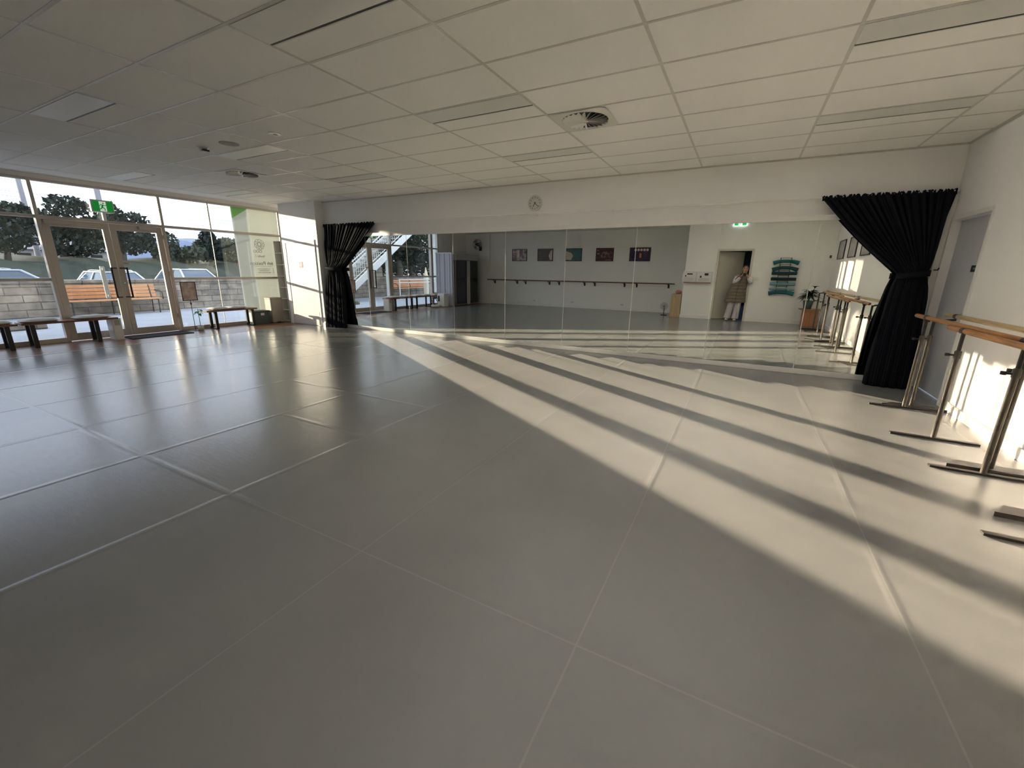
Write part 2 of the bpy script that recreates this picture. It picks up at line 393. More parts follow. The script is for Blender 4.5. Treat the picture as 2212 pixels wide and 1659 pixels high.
# over the doors
g = G(); g.box(XL-.05, XL+.05, YA, YBm, 2.80, 2.84).box(XL-.05, XL+.055, YA, YBm, 2.19, 2.24)
o = struct('window_4', g, M_alu); build('pane', G().box(XL-.008, XL, YA+.03, YBm-.03, 2.24, 2.80), M_glass, o)
def leaf(name, y0, y1, hy):
    g = G(); a, c = XL-.02, XL+.03
    s = .10
    g.box(a, c, y0, y0+s, .015, 2.185).box(a, c, y1-s, y1, .015, 2.185).box(a, c, y0+s, y1-s, .015, .15).box(a, c, y0+s, y1-s, 2.07, 2.185)
    o = struct(name, g, M_alu, bevel=.003)
    build('pane', G().box(XL+.0, XL+.008, y0+s, y1-s, .15, 2.07), M_glass, o)
    pg = G(); X = XL+.10
    pg.box(X-.01, X+.012, hy-.012, hy+.012, .77, 1.365)
    pg.tube([(XL+.03, YM+(.02 if hy > YM else -.02)*1.4, 1.35), (X, hy, 1.35)], .011, 8).tube([(XL+.03, YM+(.02 if hy > YM else -.02)*1.4, .785), (X, hy, .785)], .011, 8)
    build('handle', pg, M_blackm, o)
    cg = G().rbox(XL+.03, XL+.085, (y1-.40) if hy > YM else (y0+.02), (y1-.10) if hy > YM else (y0+.40), 2.115, 2.175, .008, axis=1)
    cg.tube([(XL+.07, (y0+y1)/2, 2.20), (XL+.07, y1-.15 if hy > YM else y0+.12, 2.185)], .006, 6)
    build('door_closer', cg, M_alu, o)
    hg = G()
    for z in (.3, 1.2, 1.95): hg.tube([(XL+.045, y1 if hy > YM else y0, z), (XL+.045, y1 if hy > YM else y0, z+.09)], .012, 8)
    build('hinge', hg, M_alu, o)
    return o
d1 = leaf('door_1', YA+.035, YM-.004, YM-.13)
d2 = leaf('door_2', YM+.004, YBm-.035, YM+.115)
build('lock', G().lathe([(0, .0), (.018, 0), (.018, .012), (0, .012)], (XL+.03, YM+.05, 1.06), 12, M=Matrix.Rotation(PI/2, 4, 'Y')), M_steel, d2)
# white strip fixed outside the left leaf
o = build('push_bar', G().rbox(XL-.09, XL-.06, -3.62, -3.55, .77, 1.38, .01).rbox(XL-.06, XL-.02, -3.60, -3.57, .80, .84, .004).rbox(XL-.06, XL-.02, -3.60, -3.57, 1.31, 1.35, .004), M_white, d1)
t = thing('door_sign', 'small cream PULL plate on the right glass door above its handle', 'sign', (XL+.02, -3.235, 1.445))
build('plate', G().rbox(XL+.008, XL+.011, -3.30, -3.17, 1.42, 1.47, .004, axis=0), mat('cream_plate', (.7, .66, .52), .5), t)
text('PULL', .035, Matrix.Translation((XL+.0115, -3.235, 1.445)) @ Matrix.Rotation(PI/2, 4, 'Z') @ Matrix.Rotation(PI/2, 4, 'X'), M_black, t)

# printed film on the glass, read from outside
t = thing('window_film', 'cream and green printed film on the glass beside the white shelf, lettering seen reversed', 'window sign', (XL-.014, -.4, 0))
XF = XL-.012
g = G(); g2 = G(); gg = G(); e = Vector((math.cos(SAZ), math.sin(SAZ), 0))*.032
for a, c in ((.085, 1.115), (1.165, 2.19), (2.24, 2.80)):
    g2.box(XF-.001, XF, -.60, .17, a, c)
    y = -.975
    while y < -.60:      # plain film cut into added slats along the sun, so its light gets through
        p = Vector((XF-.03, y, 0)); q_ = p+e; zz = 2.55+.64*(y+.975) if a > 2.2 else c
        g.quad((p.x, p.y, a), (q_.x, q_.y, a), (q_.x, q_.y, zz), (p.x, p.y, zz))
        if zz < c: gg.quad((p.x, p.y, zz), (q_.x, q_.y, zz), (q_.x, q_.y, c), (p.x, p.y, c))
        y += .019
build('sheet', g, M_film, t); build('sheet', g2, M_film2, t)
build('corner', gg, M_filmg, t)
build('corner', G().prism([(-.10, .09), (.16, .09), (.16, .75), (.0, .72)], XF+.0005, XF+.002, 0), M_filmg, t)
TM = lambda y, z: Matrix.Translation((XF+.0015, y, z)) @ Matrix.Rotation(-PI/2, 4, 'Z') @ Matrix.Rotation(PI/2, 4, 'X')
text('6th Position', .125, TM(-.40, 1.50), M_film_txt, t)
text('Studio 1', .075, TM(-.42, 1.68), M_film_txt, t)
text('www.6thposition.com.au', .034, TM(-.36, 1.365), M_film_txt, t)
text('studio@6thposition', .034, TM(-.36, 1.32), M_film_txt, t)
text('6thposition dance studio', .034, TM(-.36, 1.275), M_film_txt, t)
g = G()
build('rule_line', G().box(XF+.001, XF+.002, -.70, -.12, 1.425, 1.43), M_film_txt, t)
for k in range(9):
    a = 2*PI*k/9; c0 = Vector((0, -.40+.085*math.cos(a), 1.97+.085*math.sin(a)))
    pts = [(XF+.002, c0.y+.048*math.cos(q*PI/6), c0.z+.048*math.sin(q*PI/6)) for q in range(12)]
    g.tube(pts, .0035, 4, closed=True)
for k in range(3):
    c0 = Vector((0, -.54+.075*k, 1.80))
    pts = [(XF+.002, c0.y+.034*math.cos(q*PI/6), c0.z+.03*math.sin(q*PI/6)) for q in range(12)]
    g.tube(pts, .004, 4, closed=True)
for z in (1.365, 1.32, 1.275): build('bullet_icon', G().box(XF+.001, XF+.0025, -.125, -.105, z-.008, z+.008), M_film_txt, t)
build('logo', g, M_film_txt, t)

# exit sign by the doors
def running_man(g, x, y, z, s, n, axis=0):
    """flat pictogram in plane x=const; s scale, y direction sign n"""
    def P(a, b): return (x, y+n*a*s, z+b*s)
    def lim(a, b, w):
        A, B = Vector(P(*a)), Vector(P(*b)); d = (B-A); pr = Vector((0, -d.z, d.y)).normalized()*w*s*.5; e = Vector((.0015, 0, 0))
        g.add([A-pr-e, A+pr-e, B+pr-e, B-pr-e, A-pr+e, A+pr+e, B+pr+e, B-pr+e], [(0,1,2,3),(4,5,6,7),(0,1,5,4),(1,2,6,5),(2,3,7,6),(3,0,4,7)])
    lim((0, .18), (-.08, -.1), .16); lim((-.08, -.1), (.12, -.22), .1); lim((.12, -.22), (.14, -.45), .08)
    lim((-.08, -.1), (-.2, -.28), .1); lim((-.2, -.28), (-.38, -.30), .08); lim((0, .16), (.18, .08), .07); lim((.18, .08), (.3, .16), .06)
    lim((0, .16), (-.2, .16), .07); lim((-.2, .16), (-.28, .0), .06)
    g.lathe([(0, -.001), (.07*s, -.001), (.07*s, .001), (0, .001)], P(.06, .32), 10, M=Matrix.Rotation(PI/2, 4, 'Y'))
t = thing('exit_sign', 'green running man exit sign in a white box above the glass doors', 'exit sign', (-10.97, -3.42, 2.39))
build('housing', G().rbox(-11.015, -10.955, -3.60, -3.26, 2.375, 2.595, .01, axis=0).box(-11.02, -10.97, -3.45, -3.40, 2.22, 2.38), M_white, t)
build('face', G().box(-10.955, -10.950, -3.575, -3.275, 2.395, 2.575), M_green, t)
build('panel', G().box(-10.950, -10.948, -3.475, -3.375, 2.395, 2.57), M_exw, t)
g = G(); running_man(g, -10.9465, -3.425, 2.485, .17, 1); build('pictogram', g, M_green, t)

# closet door in the column
g = G()
g.box(-10.30, -10.235, -.262, -.235, 0, 2.06).box(-9.215, -9.15, -.262, -.235, 0, 2.06).box(-10.235, -9.215, -.262, -.235, 2.0, 2.06)
o = struct('door_3', g, M_white, bevel=.003)
build('leaf', G().box(-10.23, -9.22, -.252, -.236, .012, 1.995), mat('pinkish_door_paint', (.66, .60, .56), .45), o)
g = G().lathe([(0, 0), (.026, 0), (.026, .008), (.010, .012), (.010, .05), (0, .05)], (-10.13, -.252, .98), 16, M=Matrix.Rotation(PI/2, 4, 'X'))
g.tube([(-10.13, -.30, .98), (-10.0, -.30, .975)], .009, 8); build('handle', g, M_steel, o)
g = G()
for z in (.25, 1.7): g.tube([(-9.217, -.258, z), (-9.217, -.258, z+.1)], .009, 8)
build('hinge', g, M_steel, o)
t = thing('fire_sign', 'small red sign with white symbol on the sunlit closet door', 'sign', (-9.72, -.253, 1.41))
build('plate', G().box(-9.79, -9.66, -.257, -.2525, 1.41, 1.545), M_red, t)
build('symbol', G().box(-9.745, -9.705, -.2585, -.2565, 1.435, 1.50).box(-9.76, -9.74, -.2585, -.2565, 1.44, 1.47).box(-9.735, -9.715, -.2585, -.2565, 1.50, 1.525), M_white, t)

# white cubby shelf in the niche
t = thing('cubby_shelf', 'tall narrow white cubby shelf in the corner niche next to the window film', 'shelf', (-10.72, .1, 0))
x0, x1, yf, yb = -11.03, -10.40, -.05, .27
g = G()
for x in (x0, -10.725, x1-.016): g.box(x, x+.016, yf, yb, 0, 2.075)
build('upright', g, M_white, t)
for k in range(8):
    z = .0+k*.294; build('shelf_board', G().box(x0+.017, x1-.017, yf+.002, yb-.01, z, z+.016), M_white, t)
build('back_panel', G().box(x0, x1, yb-.008, yb, 0, 2.075), M_wall, t)

# ------------------------------------------------------------------ ceiling things
cols = {-10.364: 'over the entrance benches', -6.764: 'between entrance and clock', -3.164: 'in line with the clock', .436: 'near the right wall'}
rows = {-1.758: 'nearest the mirror wall', -3.558: 'second row from the mirrors', -5.358: 'third row from the mirrors'}
M_diff = mat('white_light_diffuser', (.70, .70, .67), .35)
first = None
for x, cn in cols.items():
    for y, rn in rows.items():
        lab = 'unlit white ceiling light panel %s, %s' % (rn, cn)
        if first is None:
            t = thing('ceiling_light', lab, 'ceiling light', (x, y, H), 'recessed ceiling light panels'); first = t
            g = G().box(.012, 1.188, .286, .302, -.004, .004)
            build('slot', g, M_black, t, world=False)
            build('diffuser', G().box(.014, 1.186, .014, .284, -.005, -.001), M_diff, t, world=False)
            g = G().box(.012, 1.188, .302, .312, -.006, 0); build('frame', g, M_tbar, t, world=False)
        else: dup(first, (x, y, H), lab)
def diffuser(cx_, cy_, lab):
    t = thing('air_diffuser', lab, 'air vent', (cx_, cy_, H), 'round swirl air vents')
    g = G(); n = 36; R_ = .235
    ring = [(R_*math.cos(2*PI*k/n), R_*math.sin(2*PI*k/n)) for k in range(n)]
    sq = []
    for k in range(n):
        a = 2*PI*k/n; c_, s_ = math.cos(a), math.sin(a); q = .288/max(abs(c_), abs(s_)); sq.append((q*c_, q*s_))
    vs = [(a, b, -.006) for a, b in ring]+[(a, b, -.006) for a, b in sq]
    g.add(vs, [(k, (k+1) % n, n+(k+1) % n, n+k) for k in range(n)])
    build('plate', g, mat('vent_plate', (.66, .65, .60), .45), t, world=False)
    build('duct', G().lathe([(0, -.0035), (R_, -.0035)], (0,0,0), 36), M_black, t, world=False)
    g = G()
    for k in range(24):
        M = Matrix.Rotation(2*PI*k/24, 4, 'Z') @ Matrix.Translation((.14, 0, -.014)) @ Matrix.Rotation(math.radians(38), 4, 'X')
        g.box(-.1, .093, -.017, .017, -.0008, .0008, M)
    build('blade', g, M_white, t, world=False)
    build('hub', G().lathe([(0, -.020), (.035, -.020), (.042, -.008), (.042, 0)], (0,0,0), 20), M_white, t, world=False)
diffuser(-1.664, -2.658, 'round swirl ceiling vent right of centre, above the clock wall')
diffuser(-7.664, -2.658, 'round swirl ceiling vent far left, toward the glass doors')
g = G().lathe([(0, -.055), (.03, -.055), (.045, -.04), (.055, -.012), (.075, -.008), (.075, 0)], (-6.51, -3.83, H), 20)
t = thing('motion_sensor', 'white domed sensor on the ceiling, left of the flat disc', 'sensor', (-6.51, -3.83, H)); build('body', g, M_white, t)
build('lens', G().box(-6.47, -6.44, -3.87, -3.79, H-.05, H-.03), M_black, t)
tag(build('speaker_disc', G().lathe([(0, -.007), (.10, -.007), (.115, -.003), (.115, 0)], (0,0,0), 28), mat('speaker_grille', (.42, .41, .38), .8), world=False, loc=(-5.998, -3.78, H)), 'flat grey round speaker disc on the ceiling between sensor and ring', 'speaker')
t = thing('sprinkler_ring', 'small white ring fitting on the ceiling, right of the grey disc', 'ceiling fitting', (-5.06, -3.787, H))
build('ring', G().lathe([(.03, 0), (.03, -.012), (.075, -.008), (.08, 0)], (0,0,0), 24), M_white, t, world=False)
build('centre', G().lathe([(0, -.004), (.03, -.004)], (0,0,0), 16), mat('fit_grey', (.3,.3,.3), .5), t, world=False)

# ------------------------------------------------------------------ clock and rail
t = thing('wall_clock', 'round white wall clock with black hands high above the mirrors', 'clock', (-3.47, -.01, 2.573))
RX = Matrix.Rotation(PI/2, 4, 'X')
build('rim', G().lathe([(.118, -.0), (.13, 0), (.132, .03), (.118, .032), (.116, .012)], (-3.47, 0, 2.573), 36, M=RX), mat('clock_rim', (.70, .68, .62), .3), t)
build('face', G().lathe([(0, .01), (.118, .01)], (-3.47, 0, 2.573), 36, M=RX), mat('clock_face', (.70, .68, .62), .4), t)
for k in range(12):
    g = G()
    a = PI/2-2*PI*k/12
    M = Matrix.Translation((-3.47+.095*math.cos(a), -.0125, 2.573+.095*math.sin(a))) @ Matrix.Rotation(-a+PI/2, 4, 'Y')
    g.box(-.005, .005, -.001, .001, -.008, .008, M)
    build('numeral', g, M_black, t)
def hand(a, L, w):
    M = Matrix.Translation((-3.47, -.016, 2.573)) @ Matrix.Rotation(math.radians(a), 4, 'Y'); return G().box(-w, w, -.001, .001, -.025, L, M)
build('hour_hand', hand(213, .07, .005), M_black, t); build('minute_hand', hand(132, .10, .004), M_black, t)
RZ, RYY = 2.388, -.075
t = thing('curtain_rail', 'long white curtain rail running above the mirrors from wall to wall', 'curtain rail', (-3.4, RYY, RZ))
build('rail', G().tube([(-9.02, RYY, RZ), (2.10, RYY, RZ)], .0125, 12), M_white, t)
for k in range(9):
    x = -8.93+1.3775*k
    build('bracket', G().tube([(x, 0, RZ-.02), (x, RYY, RZ-.02)], .006, 6).rbox(x-.012, x+.012, -.008, 0, RZ-.06, RZ+.005, .003, axis=1).lathe([(.017, -.012), (.017, .012)], (x, RYY, RZ), 12, M=Matrix.Rotation(PI/2, 4, 'Y')), M_white, t)

# ------------------------------------------------------------------ curtains
def curtain(name, label, top, tie, bot, seed, tie_side, nfold=17, ty=-.10, by=-.25):
    """top/tie/bot = (xa, xb, z)."""
    t = thing(name, label, 'curtain', ((tie[0]+tie[1])/2, ty, 0))
    rnd = random.Random(seed); ph = [rnd.uniform(-.5, .5) for _ in range(64)]
    def lerp(a, b, s): return a+(b-a)*s
    def fn(u, v):
        # v: 0 top .. 1 bottom ; u across
        zt, zm, zb = top[2], tie[2], bot[2]
        vt = .46
        if v < vt:
            s = v/vt; e = s*s*(3-2*s)*.35+s*.65
            xa = lerp(top[0], tie[0], s**1.0 if tie_side < 0 else (e)); xb = lerp(top[1], tie[1], e if tie_side < 0 else s)
            if tie_side < 0: xb = lerp(top[1], tie[1], 1-(1-s)**1.25)
            else: xa = lerp(top[0], tie[0], 1-(1-s)**1.25)
            z = lerp(zt, zm, s)-(.10*math.sin(PI*s)*(u if tie_side < 0 else 1-u))
            amp = lerp(.028, .05, s); yc = lerp(RYY-.01, ty, s)
        else:
            s = (v-vt)/(1-vt); e = math.sin(s*PI/2)**.8
            xa = lerp(tie[0], bot[0], e); xb = lerp(tie[1], bot[1], e); z = lerp(zm, zb, s); amp = lerp(.05, .055, s); yc = lerp(ty, by, s**.7)
        fu = u*nfold+.6*math.sin(3*v+seed)+ph[int(u*nfold*.999)]*.0
        w = math.sin(2*PI*fu)+.35*math.sin(2*PI*fu*2.3+seed+2*v)
        tight = math.exp(-((v-vt)/.05)**2)
        th = PI*u
        bulge = -.11*math.sin(th)*(tight+.45*(v > vt)*(1-.3*s))
        x = lerp(xa, xb, u)+.012*math.cos(2*PI*fu)*(1-tight)
        ruf = .012*math.sin(2*PI*u*nfold*2.7+seed)*(1 if v == 0 else 0)+.008*(rnd.random() if v == 0 else 0)
        return Vector((x, min(yc+amp*w*(1-.75*tight)+bulge, -.065), max(z+ruf*1.6, .004)))
    g = G().grid(fn, nfold*12, 60)
    o = build('drape', g, M_curt, t); k = o.modifiers.new('s', 'SOLIDIFY'); k.thickness = .004
    # heading ruffle
    def rf(u, v):
        x = lerp(top[0], top[1], u); return Vector((x+.006*math.sin(u*200), RYY-.017-.012*math.sin(u*nfold*5.1*PI)+(-.0 if v < .5 else -.004), top[2]+.015-(v*.055)+.015*math.sin(u*nfold*7.3)*(1-v)))
    build('heading', G().grid(rf, nfold*10, 3), M_curt, t)
    cx0 = (tie[0]+tie[1])/2; wx = (tie[1]-tie[0])/2+.012
    pts = [(cx0+wx*math.cos(a), ty-.07+.125*math.sin(a), tie[2]+.02*math.cos(a)*(-1 if tie_side < 0 else 1)) for a in [PI*2*k/24 for k in range(24)]]
    g = G(); P = [Vector(p) for p in pts]
    P = [Vector((p.x, min(p.y, -.063), p.z)) for p in P]
    n = len(P)
    g.add([p+Vector((0,0,.035)) for p in P]+[p-Vector((0,0,.035)) for p in P], [(i, (i+1) % n, n+(i+1) % n, n+i) for i in range(n)], True)
    o = build('tieback', g, M_curt, t, solid=.004)
    return t
curtain('stage_curtain', 'black velvet curtain tied back at the left end of the mirrors', (-8.99, -7.33, 2.385), (-8.90, -8.47, 1.40), (-9.02, -8.38, .0), 3, -1, 15, -.11, -.20)
curtain('stage_curtain', 'black velvet curtain tied back at the right end of the mirrors', (.77, 2.09, 2.385), (1.70, 1.99, 1.42), (1.60, 2.06, .0), 8, 1, 16, -.13, -.30)
t = thing('curtain_hook', 'small black curtain hook on the wall beside the right curtain', 'hook', (2.05, -.06, 1.47))
build('hook', G().tube([(2.07, -.055, 1.48), (2.07, -.17, 1.48), (2.07, -.19, 1.50)], .008, 8), M_blackm, t)

# ------------------------------------------------------------------ right wall door and things
g = G()
yL, yR = DY1, DY0
g.box(XR-.012, XR+.16, yL-.045, yL, 0, 2.10).box(XR-.012, XR+.16, yR, yR+.045, 0, 2.10).box(XR-.012, XR+.16, yR+.045, yL-.045, 2.05, 2.10)
o = struct('door_4', g, M_white, bevel=.003)
build('leaf', G().box(XR+.075, XR+.115, yR+.05, yL-.05, .01, 2.045), mat('grey_door_paint', (.50, .51, .53), .5), o)
build('handle', G().lathe([(0, 0), (.026, 0), (.026, .008), (0, .01)], (XR+.075, -.97, 1.0), 16, M=Matrix.Rotation(-PI/2, 4, 'Y')).tube([(XR+.04, -.97, 1.0), (XR+.04, -.86, 1.0)], .009, 8).tube([(XR+.075, -.97, 1.0), (XR+.04, -.97, 1.0)], .008, 8), M_steel, o)
t = thing('door_plaque', 'small dark name plaque on the grey door by the right curtain', 'sign', (XR+.07, -.80, 1.46))
build('plate', G().box(XR+.0715, XR+.0748, -.92, -.69, 1.455, 1.525), M_black, t)
text('Staff only', .035, Matrix.Translation((XR+.071, -.805, 1.49)) @ Matrix.Rotation(-PI/2, 4, 'Z') @ Matrix.Rotation(PI/2, 4, 'X'), mat('plaque_grey', (.25,.25,.25), .5), t)

def frame_xwall(y0, y1, z0, z1, lab, art):
    t = thing('picture_frame', lab, 'picture', (XR, (y0+y1)/2, z0), 'framed pictures on the right wall')
    g = G(); b = .022; a, c = XR-.022, XR
    g.box(a, c, y0, y1, z0, z0+b).box(a, c, y0, y1, z1-b, z1).box(a, c, y0, y0+b, z0+b, z1-b).box(a, c, y1-b, y1, z0+b, z1-b)
    build('frame', g, M_black, t); build('print', G().box(XR-.012, XR-.005, y0+b, y1-b, z0+b, z1-b), art, t)
M_pale = make_art('pale_print', [(0, (.30, .27, .26)), (.5, (.42, .38, .36)), (1, (.55, .5, .47))], 3, 2)
frame_xwall(-7.12, -6.32, 1.80, 2.27, 'black framed pale picture on the right wall, nearest the plant corner', M_pale)
frame_xwall(-5.80, -5.00, 1.80, 2.27, 'black framed pale picture on the right wall, middle of three', M_pale)
frame_xwall(-4.50, -3.70, 1.80, 2.27, 'black framed pale picture on the right wall, nearest the barre end', M_pale)

def frame_ywall(x0, x1, z0, z1, lab, art, extra=None):
    t = thing('picture_frame', lab, 'picture', ((x0+x1)/2, YB, z0), 'framed stage photographs on the back wall')
    g = G(); b = .024; a, c = YB, YB+.022
    g.box(x0, x1, a, c, z0, z0+b).box(x0, x1, a, c, z1-b, z1).box(x0, x0+b, a, c, z0+b, z1-b).box(x1-b, x1, a, c, z0+b, z1-b)
    build('frame', g, M_black, t); build('print', G().box(x0+b, x1-b, YB+.004, YB+.012, z0+b, z1-b), art, t)
    if extra:
        for (gm, mm, nm) in extra: build(nm, gm, mm, t)
A1 = make_art('stage_red', [(0, (.05, .02, .02)), (.45, (.16, .04, .03)), (.6, (.5, .4, .36)), (1, (.25, .1, .09))], 1, 7)
A2 = make_art('stage_black', [(0, (.01, .01, .01)), (.5, (.06, .045, .04)), (1, (.16, .1, .09))], 2, 6)
A3 = make_art('stage_teal', [(0, (.0, .05, .06)), (.5, (.01, .16, .18)), (.7, (.05, .05, .04)), (1, (.0, .2, .22))], 5, 4)
A4 = make_art('stage_maroon', [(0, (.02, .005, .01)), (.5, (.11, .03, .05)), (.65, (.3, .2, .2)), (1, (.12, .04, .05))], 7, 9)
A5 = make_art('stage_purple', [(0, (.01, .005, .02)), (.5, (.04, .02, .07)), (1, (.12, .05, .1))], 9, 5)
M_pb = mat('photo_cream', (.62, .52, .42), .4); M_po = mat('photo_orange', (.6, .2, .05), .4); M_pw = mat('photo_warm', (.75, .6, .5), .4)
yp = YB+.0125
frame_ywall(-8.72, -8.03, 1.80, 2.28, 'framed stage photo with a bright white centre pillar, first from the fan', A1, [(G().box(-8.47, -8.38, yp, yp+.001, 1.95, 2.24), M_pw, 'bright_area')])
frame_ywall(-7.55, -6.87, 1.80, 2.28, 'framed dark stage photo with a cream shape at one side, second from the fan', A2, [(G().prism([(-6.99, 1.84), (-6.90, 1.84), (-6.90, 2.24), (-6.98, 2.20), (-7.06, 2.0)], yp, yp+.001, 1), M_pb, 'bright_area')])
frame_ywall(-6.34, -5.66, 1.80, 2.28, 'framed teal stage photo with a cream corner, middle of the five', A3, [(G().prism([(-6.31, 1.86), (-6.10, 1.84), (-6.02, 2.0), (-6.08, 2.10), (-6.31, 2.18)], yp, yp+.001, 1), M_pb, 'bright_area')])
frame_ywall(-5.10, -4.42, 1.80, 2.28, 'framed maroon photo of a dance group on stage, fourth from the fan', A4)
g5 = G()
for k in range(5): g5.lathe([(0, 0), (.045, 0)], (-3.62+k*.105, yp+.001, 2.195), 14, M=RX)
frame_ywall(-3.83, -3.08, 1.80, 2.28, 'framed purple photo with a row of round lights, nearest the notice board', A5, [(g5, M_pw, 'bright_area'), (G().box(-3.47, -3.40, yp, yp+.001, 1.92, 2.08), M_po, 'dancer')])

# ------------------------------------------------------------------ wall barre on the back wall
t = thing('wall_barre', 'long wall-mounted barre with black brackets below the framed photos', 'barre', (-6, YB+.16, 1.02))
build('rail', G().tube([(-9.85, YB+.18, 1.03), (-2.13, YB+.18, 1.03)], .021, 12), wood('dark_rail', (.10, .035, .03), (.17, .06, .05), 3, 0, .35), t)
for x in (-9.55, -8.46, -8.06, -6.97, -6.55, -5.48, -5.07, -3.92, -3.47, -2.35):
    g = G().rbox(x-.03, x+.03, YB, YB+.012, .87, 1.0, .005, axis=1).tube([(x, YB+.012, .90), (x, YB+.08, .92), (x, YB+.16, .985), (x, YB+.18, 1.01)], .011, 8).rbox(x-.03, x+.03, YB+.155, YB+.205, 1.0, 1.01, .004)
    build('bracket', g, M_blackm, t)
def outlet(x, z, lab):
    t = thing('power_outlet', lab, 'outlet', (x, YB, z)); build('plate', G().rbox(x-.06, x+.06, YB, YB+.01, z-.037, z+.037, .006, axis=1), M_offw, t)
    for d in (-.028, .028): build('socket', G().box(x+d-.013, x+d+.013, YB+.01, YB+.012, z-.015, z+.015), mat('sock', (.35,.34,.33), .5), t)
outlet(-7.65, .21, 'white double power outlet low on the back wall, cable end nearest the fan')
outlet(-5.96, .22, 'white double power outlet low on the back wall under the teal photo')
outlet(-3.96, .21, 'white double power outlet low on the back wall under the purple photo')
tag(build('power_cable', G().tube([(-9.75, YB+.02, .115), (-9.2, YB+.02, .10), (-7.8, YB+.02, .13), (-7.7, YB+.02, .19)], .006, 6), M_offw), 'thin cable running low along the back wall from the pilaster', 'cable')

# wall fan
FX, FY, FZ = -10.22, YB+.40, 2.47
t = thing('wall_fan', 'grey wall-mounted fan high on the pilaster beside the photo cabinet', 'fan', (FX, YB+.12, FZ))
build('mount', G().rbox(FX-.06, FX+.06, YB+.12, YB+.15, FZ-.25, FZ-.05, .01, axis=1).tube([(FX, YB+.15, FZ-.15), (FX, YB+.25, FZ-.1), (FX, FY-.1, FZ)], .02, 8), M_blackm, t)
build('motor', G().lathe([(0, -.1), (.06, -.1), (.075, -.05), (.07, .02), (0, .03)], (FX, FY-.06, FZ), 20, M=Matrix.Rotation(-PI/2, 4, 'X')), M_black, t)
for k in range(3):
    def bl(u_, v_, k=k):
        a = 2*PI*k/3+(v_-.5)*1.1*(.5+u_*.7); rr = .04+.16*u_
        return Vector((FX+rr*math.cos(a), FY+.02*(v_-.5)*2, FZ+rr*math.sin(a)))
    build('blade', G().grid(bl, 6, 6), mat('fan_grey', (.22, .22, .23), .4), t)
g = G(); n = 44
for k in range(n):
    a = 2*PI*k/n
    g.tube([(FX+.03*math.cos(a), FY+.075, FZ+.03*math.sin(a)), (FX+.13*math.cos(a), FY+.07, FZ+.13*math.sin(a)), (FX+.215*math.cos(a), FY+.02, FZ+.215*math.sin(a)), (FX+.225*math.cos(a), FY-.02, FZ+.225*math.sin(a)), (FX+.12*math.cos(a), FY-.07, FZ+.12*math.sin(a))], .0016, 4, caps=False)
for rr, yy in ((.225, 0), (.13, .07), (.035, .077)):
    g.tube([(FX+rr*math.cos(2*PI*q/32), FY+yy, FZ+rr*math.sin(2*PI*q/32)) for q in range(32)], .003, 5, closed=True)
build('guard', g, mat('guard_grey', (.25, .25, .26), .4, metal=.5), t)
build('hub', G().lathe([(0, .09), (.04, .085), (.045, .06), (.04, .03)], (FX, FY, FZ), 16, M=Matrix.Rotation(-PI/2, 4, 'X')), M_black, t)
build('pull_cord', G().tube([(FX+.07, FY-.03, FZ-.08), (FX+.07, FY-.03, FZ-.52)], .003, 5), M_offw, t)

# ------------------------------------------------------------------ photo cabinet in the back left corner
CX0, CX1, CY0, CY1, CZ = -10.95, -10.05, -8.42, -6.86, 2.02
t = thing('photo_cabinet', 'tall grey cabinet with black doors and curtain strip below the wall fan', 'cabinet', ((CX0+CX1)/2, (CY0+CY1)/2, 0))
M_cab = mat('cabinet_grey', (.20, .195, .215), .35)
build('body', G().box(CX0, CX1-.02, CY0, CY1, .02, 1.78), M_cab, t, bevel=.01)
build('fascia', G().box(CX0, CX1+.015, CY0-.01, CY1+.01, 1.782, CZ), mat('fascia', (.36, .35, .35), .5), t, bevel=.01)
M_cd = mat('cabinet_dark', (.02, .016, .035), .12)
build('door', G().box(CX1-.018, CX1+.006, -7.55, CY1-.02, .08, 1.77), M_cd, t)
build('door', G().box(CX1-.018, CX1+.006, CY0+.02, -7.83, .08, 1.77), mat('cabinet_black', (.012, .012, .013), .15), t)
def cs(u_, v_): return Vector((CX1+.012+.012*math.sin(u_*14), -7.82+.26*u_, .03+1.74*v_))
build('curtain_strip', G().grid(cs, 28, 2), mat('pale_strip', (.40, .38, .36), .7), t)
build('handle', G().rbox(CX1+.006, CX1+.02, -7.52, -7.48, 1.0, 1.25, .004), M_black, t)

# grey roller curtain panel between cabinet and window
t = thing('roller_banner', 'pale grey hanging banner panel between the corner windows and the cabinet', 'banner', (-10.45, -6.72, 0))
def bn(u_, v_): return Vector((-10.92+.80*u_, -6.70+.012*math.sin(u_*17)+.01*math.sin(u_*41), .04+1.99*v_))
build('sheet', G().grid(bn, 40, 4), mat('grey_banner', (.46, .45, .52), .5, bump=.1, bscale=5), t)
build('top_bar', G().rbox(-10.93, -10.11, -6.725, -6.69, 2.02, 2.06, .008, axis=0), M_alu, t)
build('base', G().rbox(-10.93, -10.11, -6.76, -6.66, .0, .05, .012, axis=0), M_alu, t)

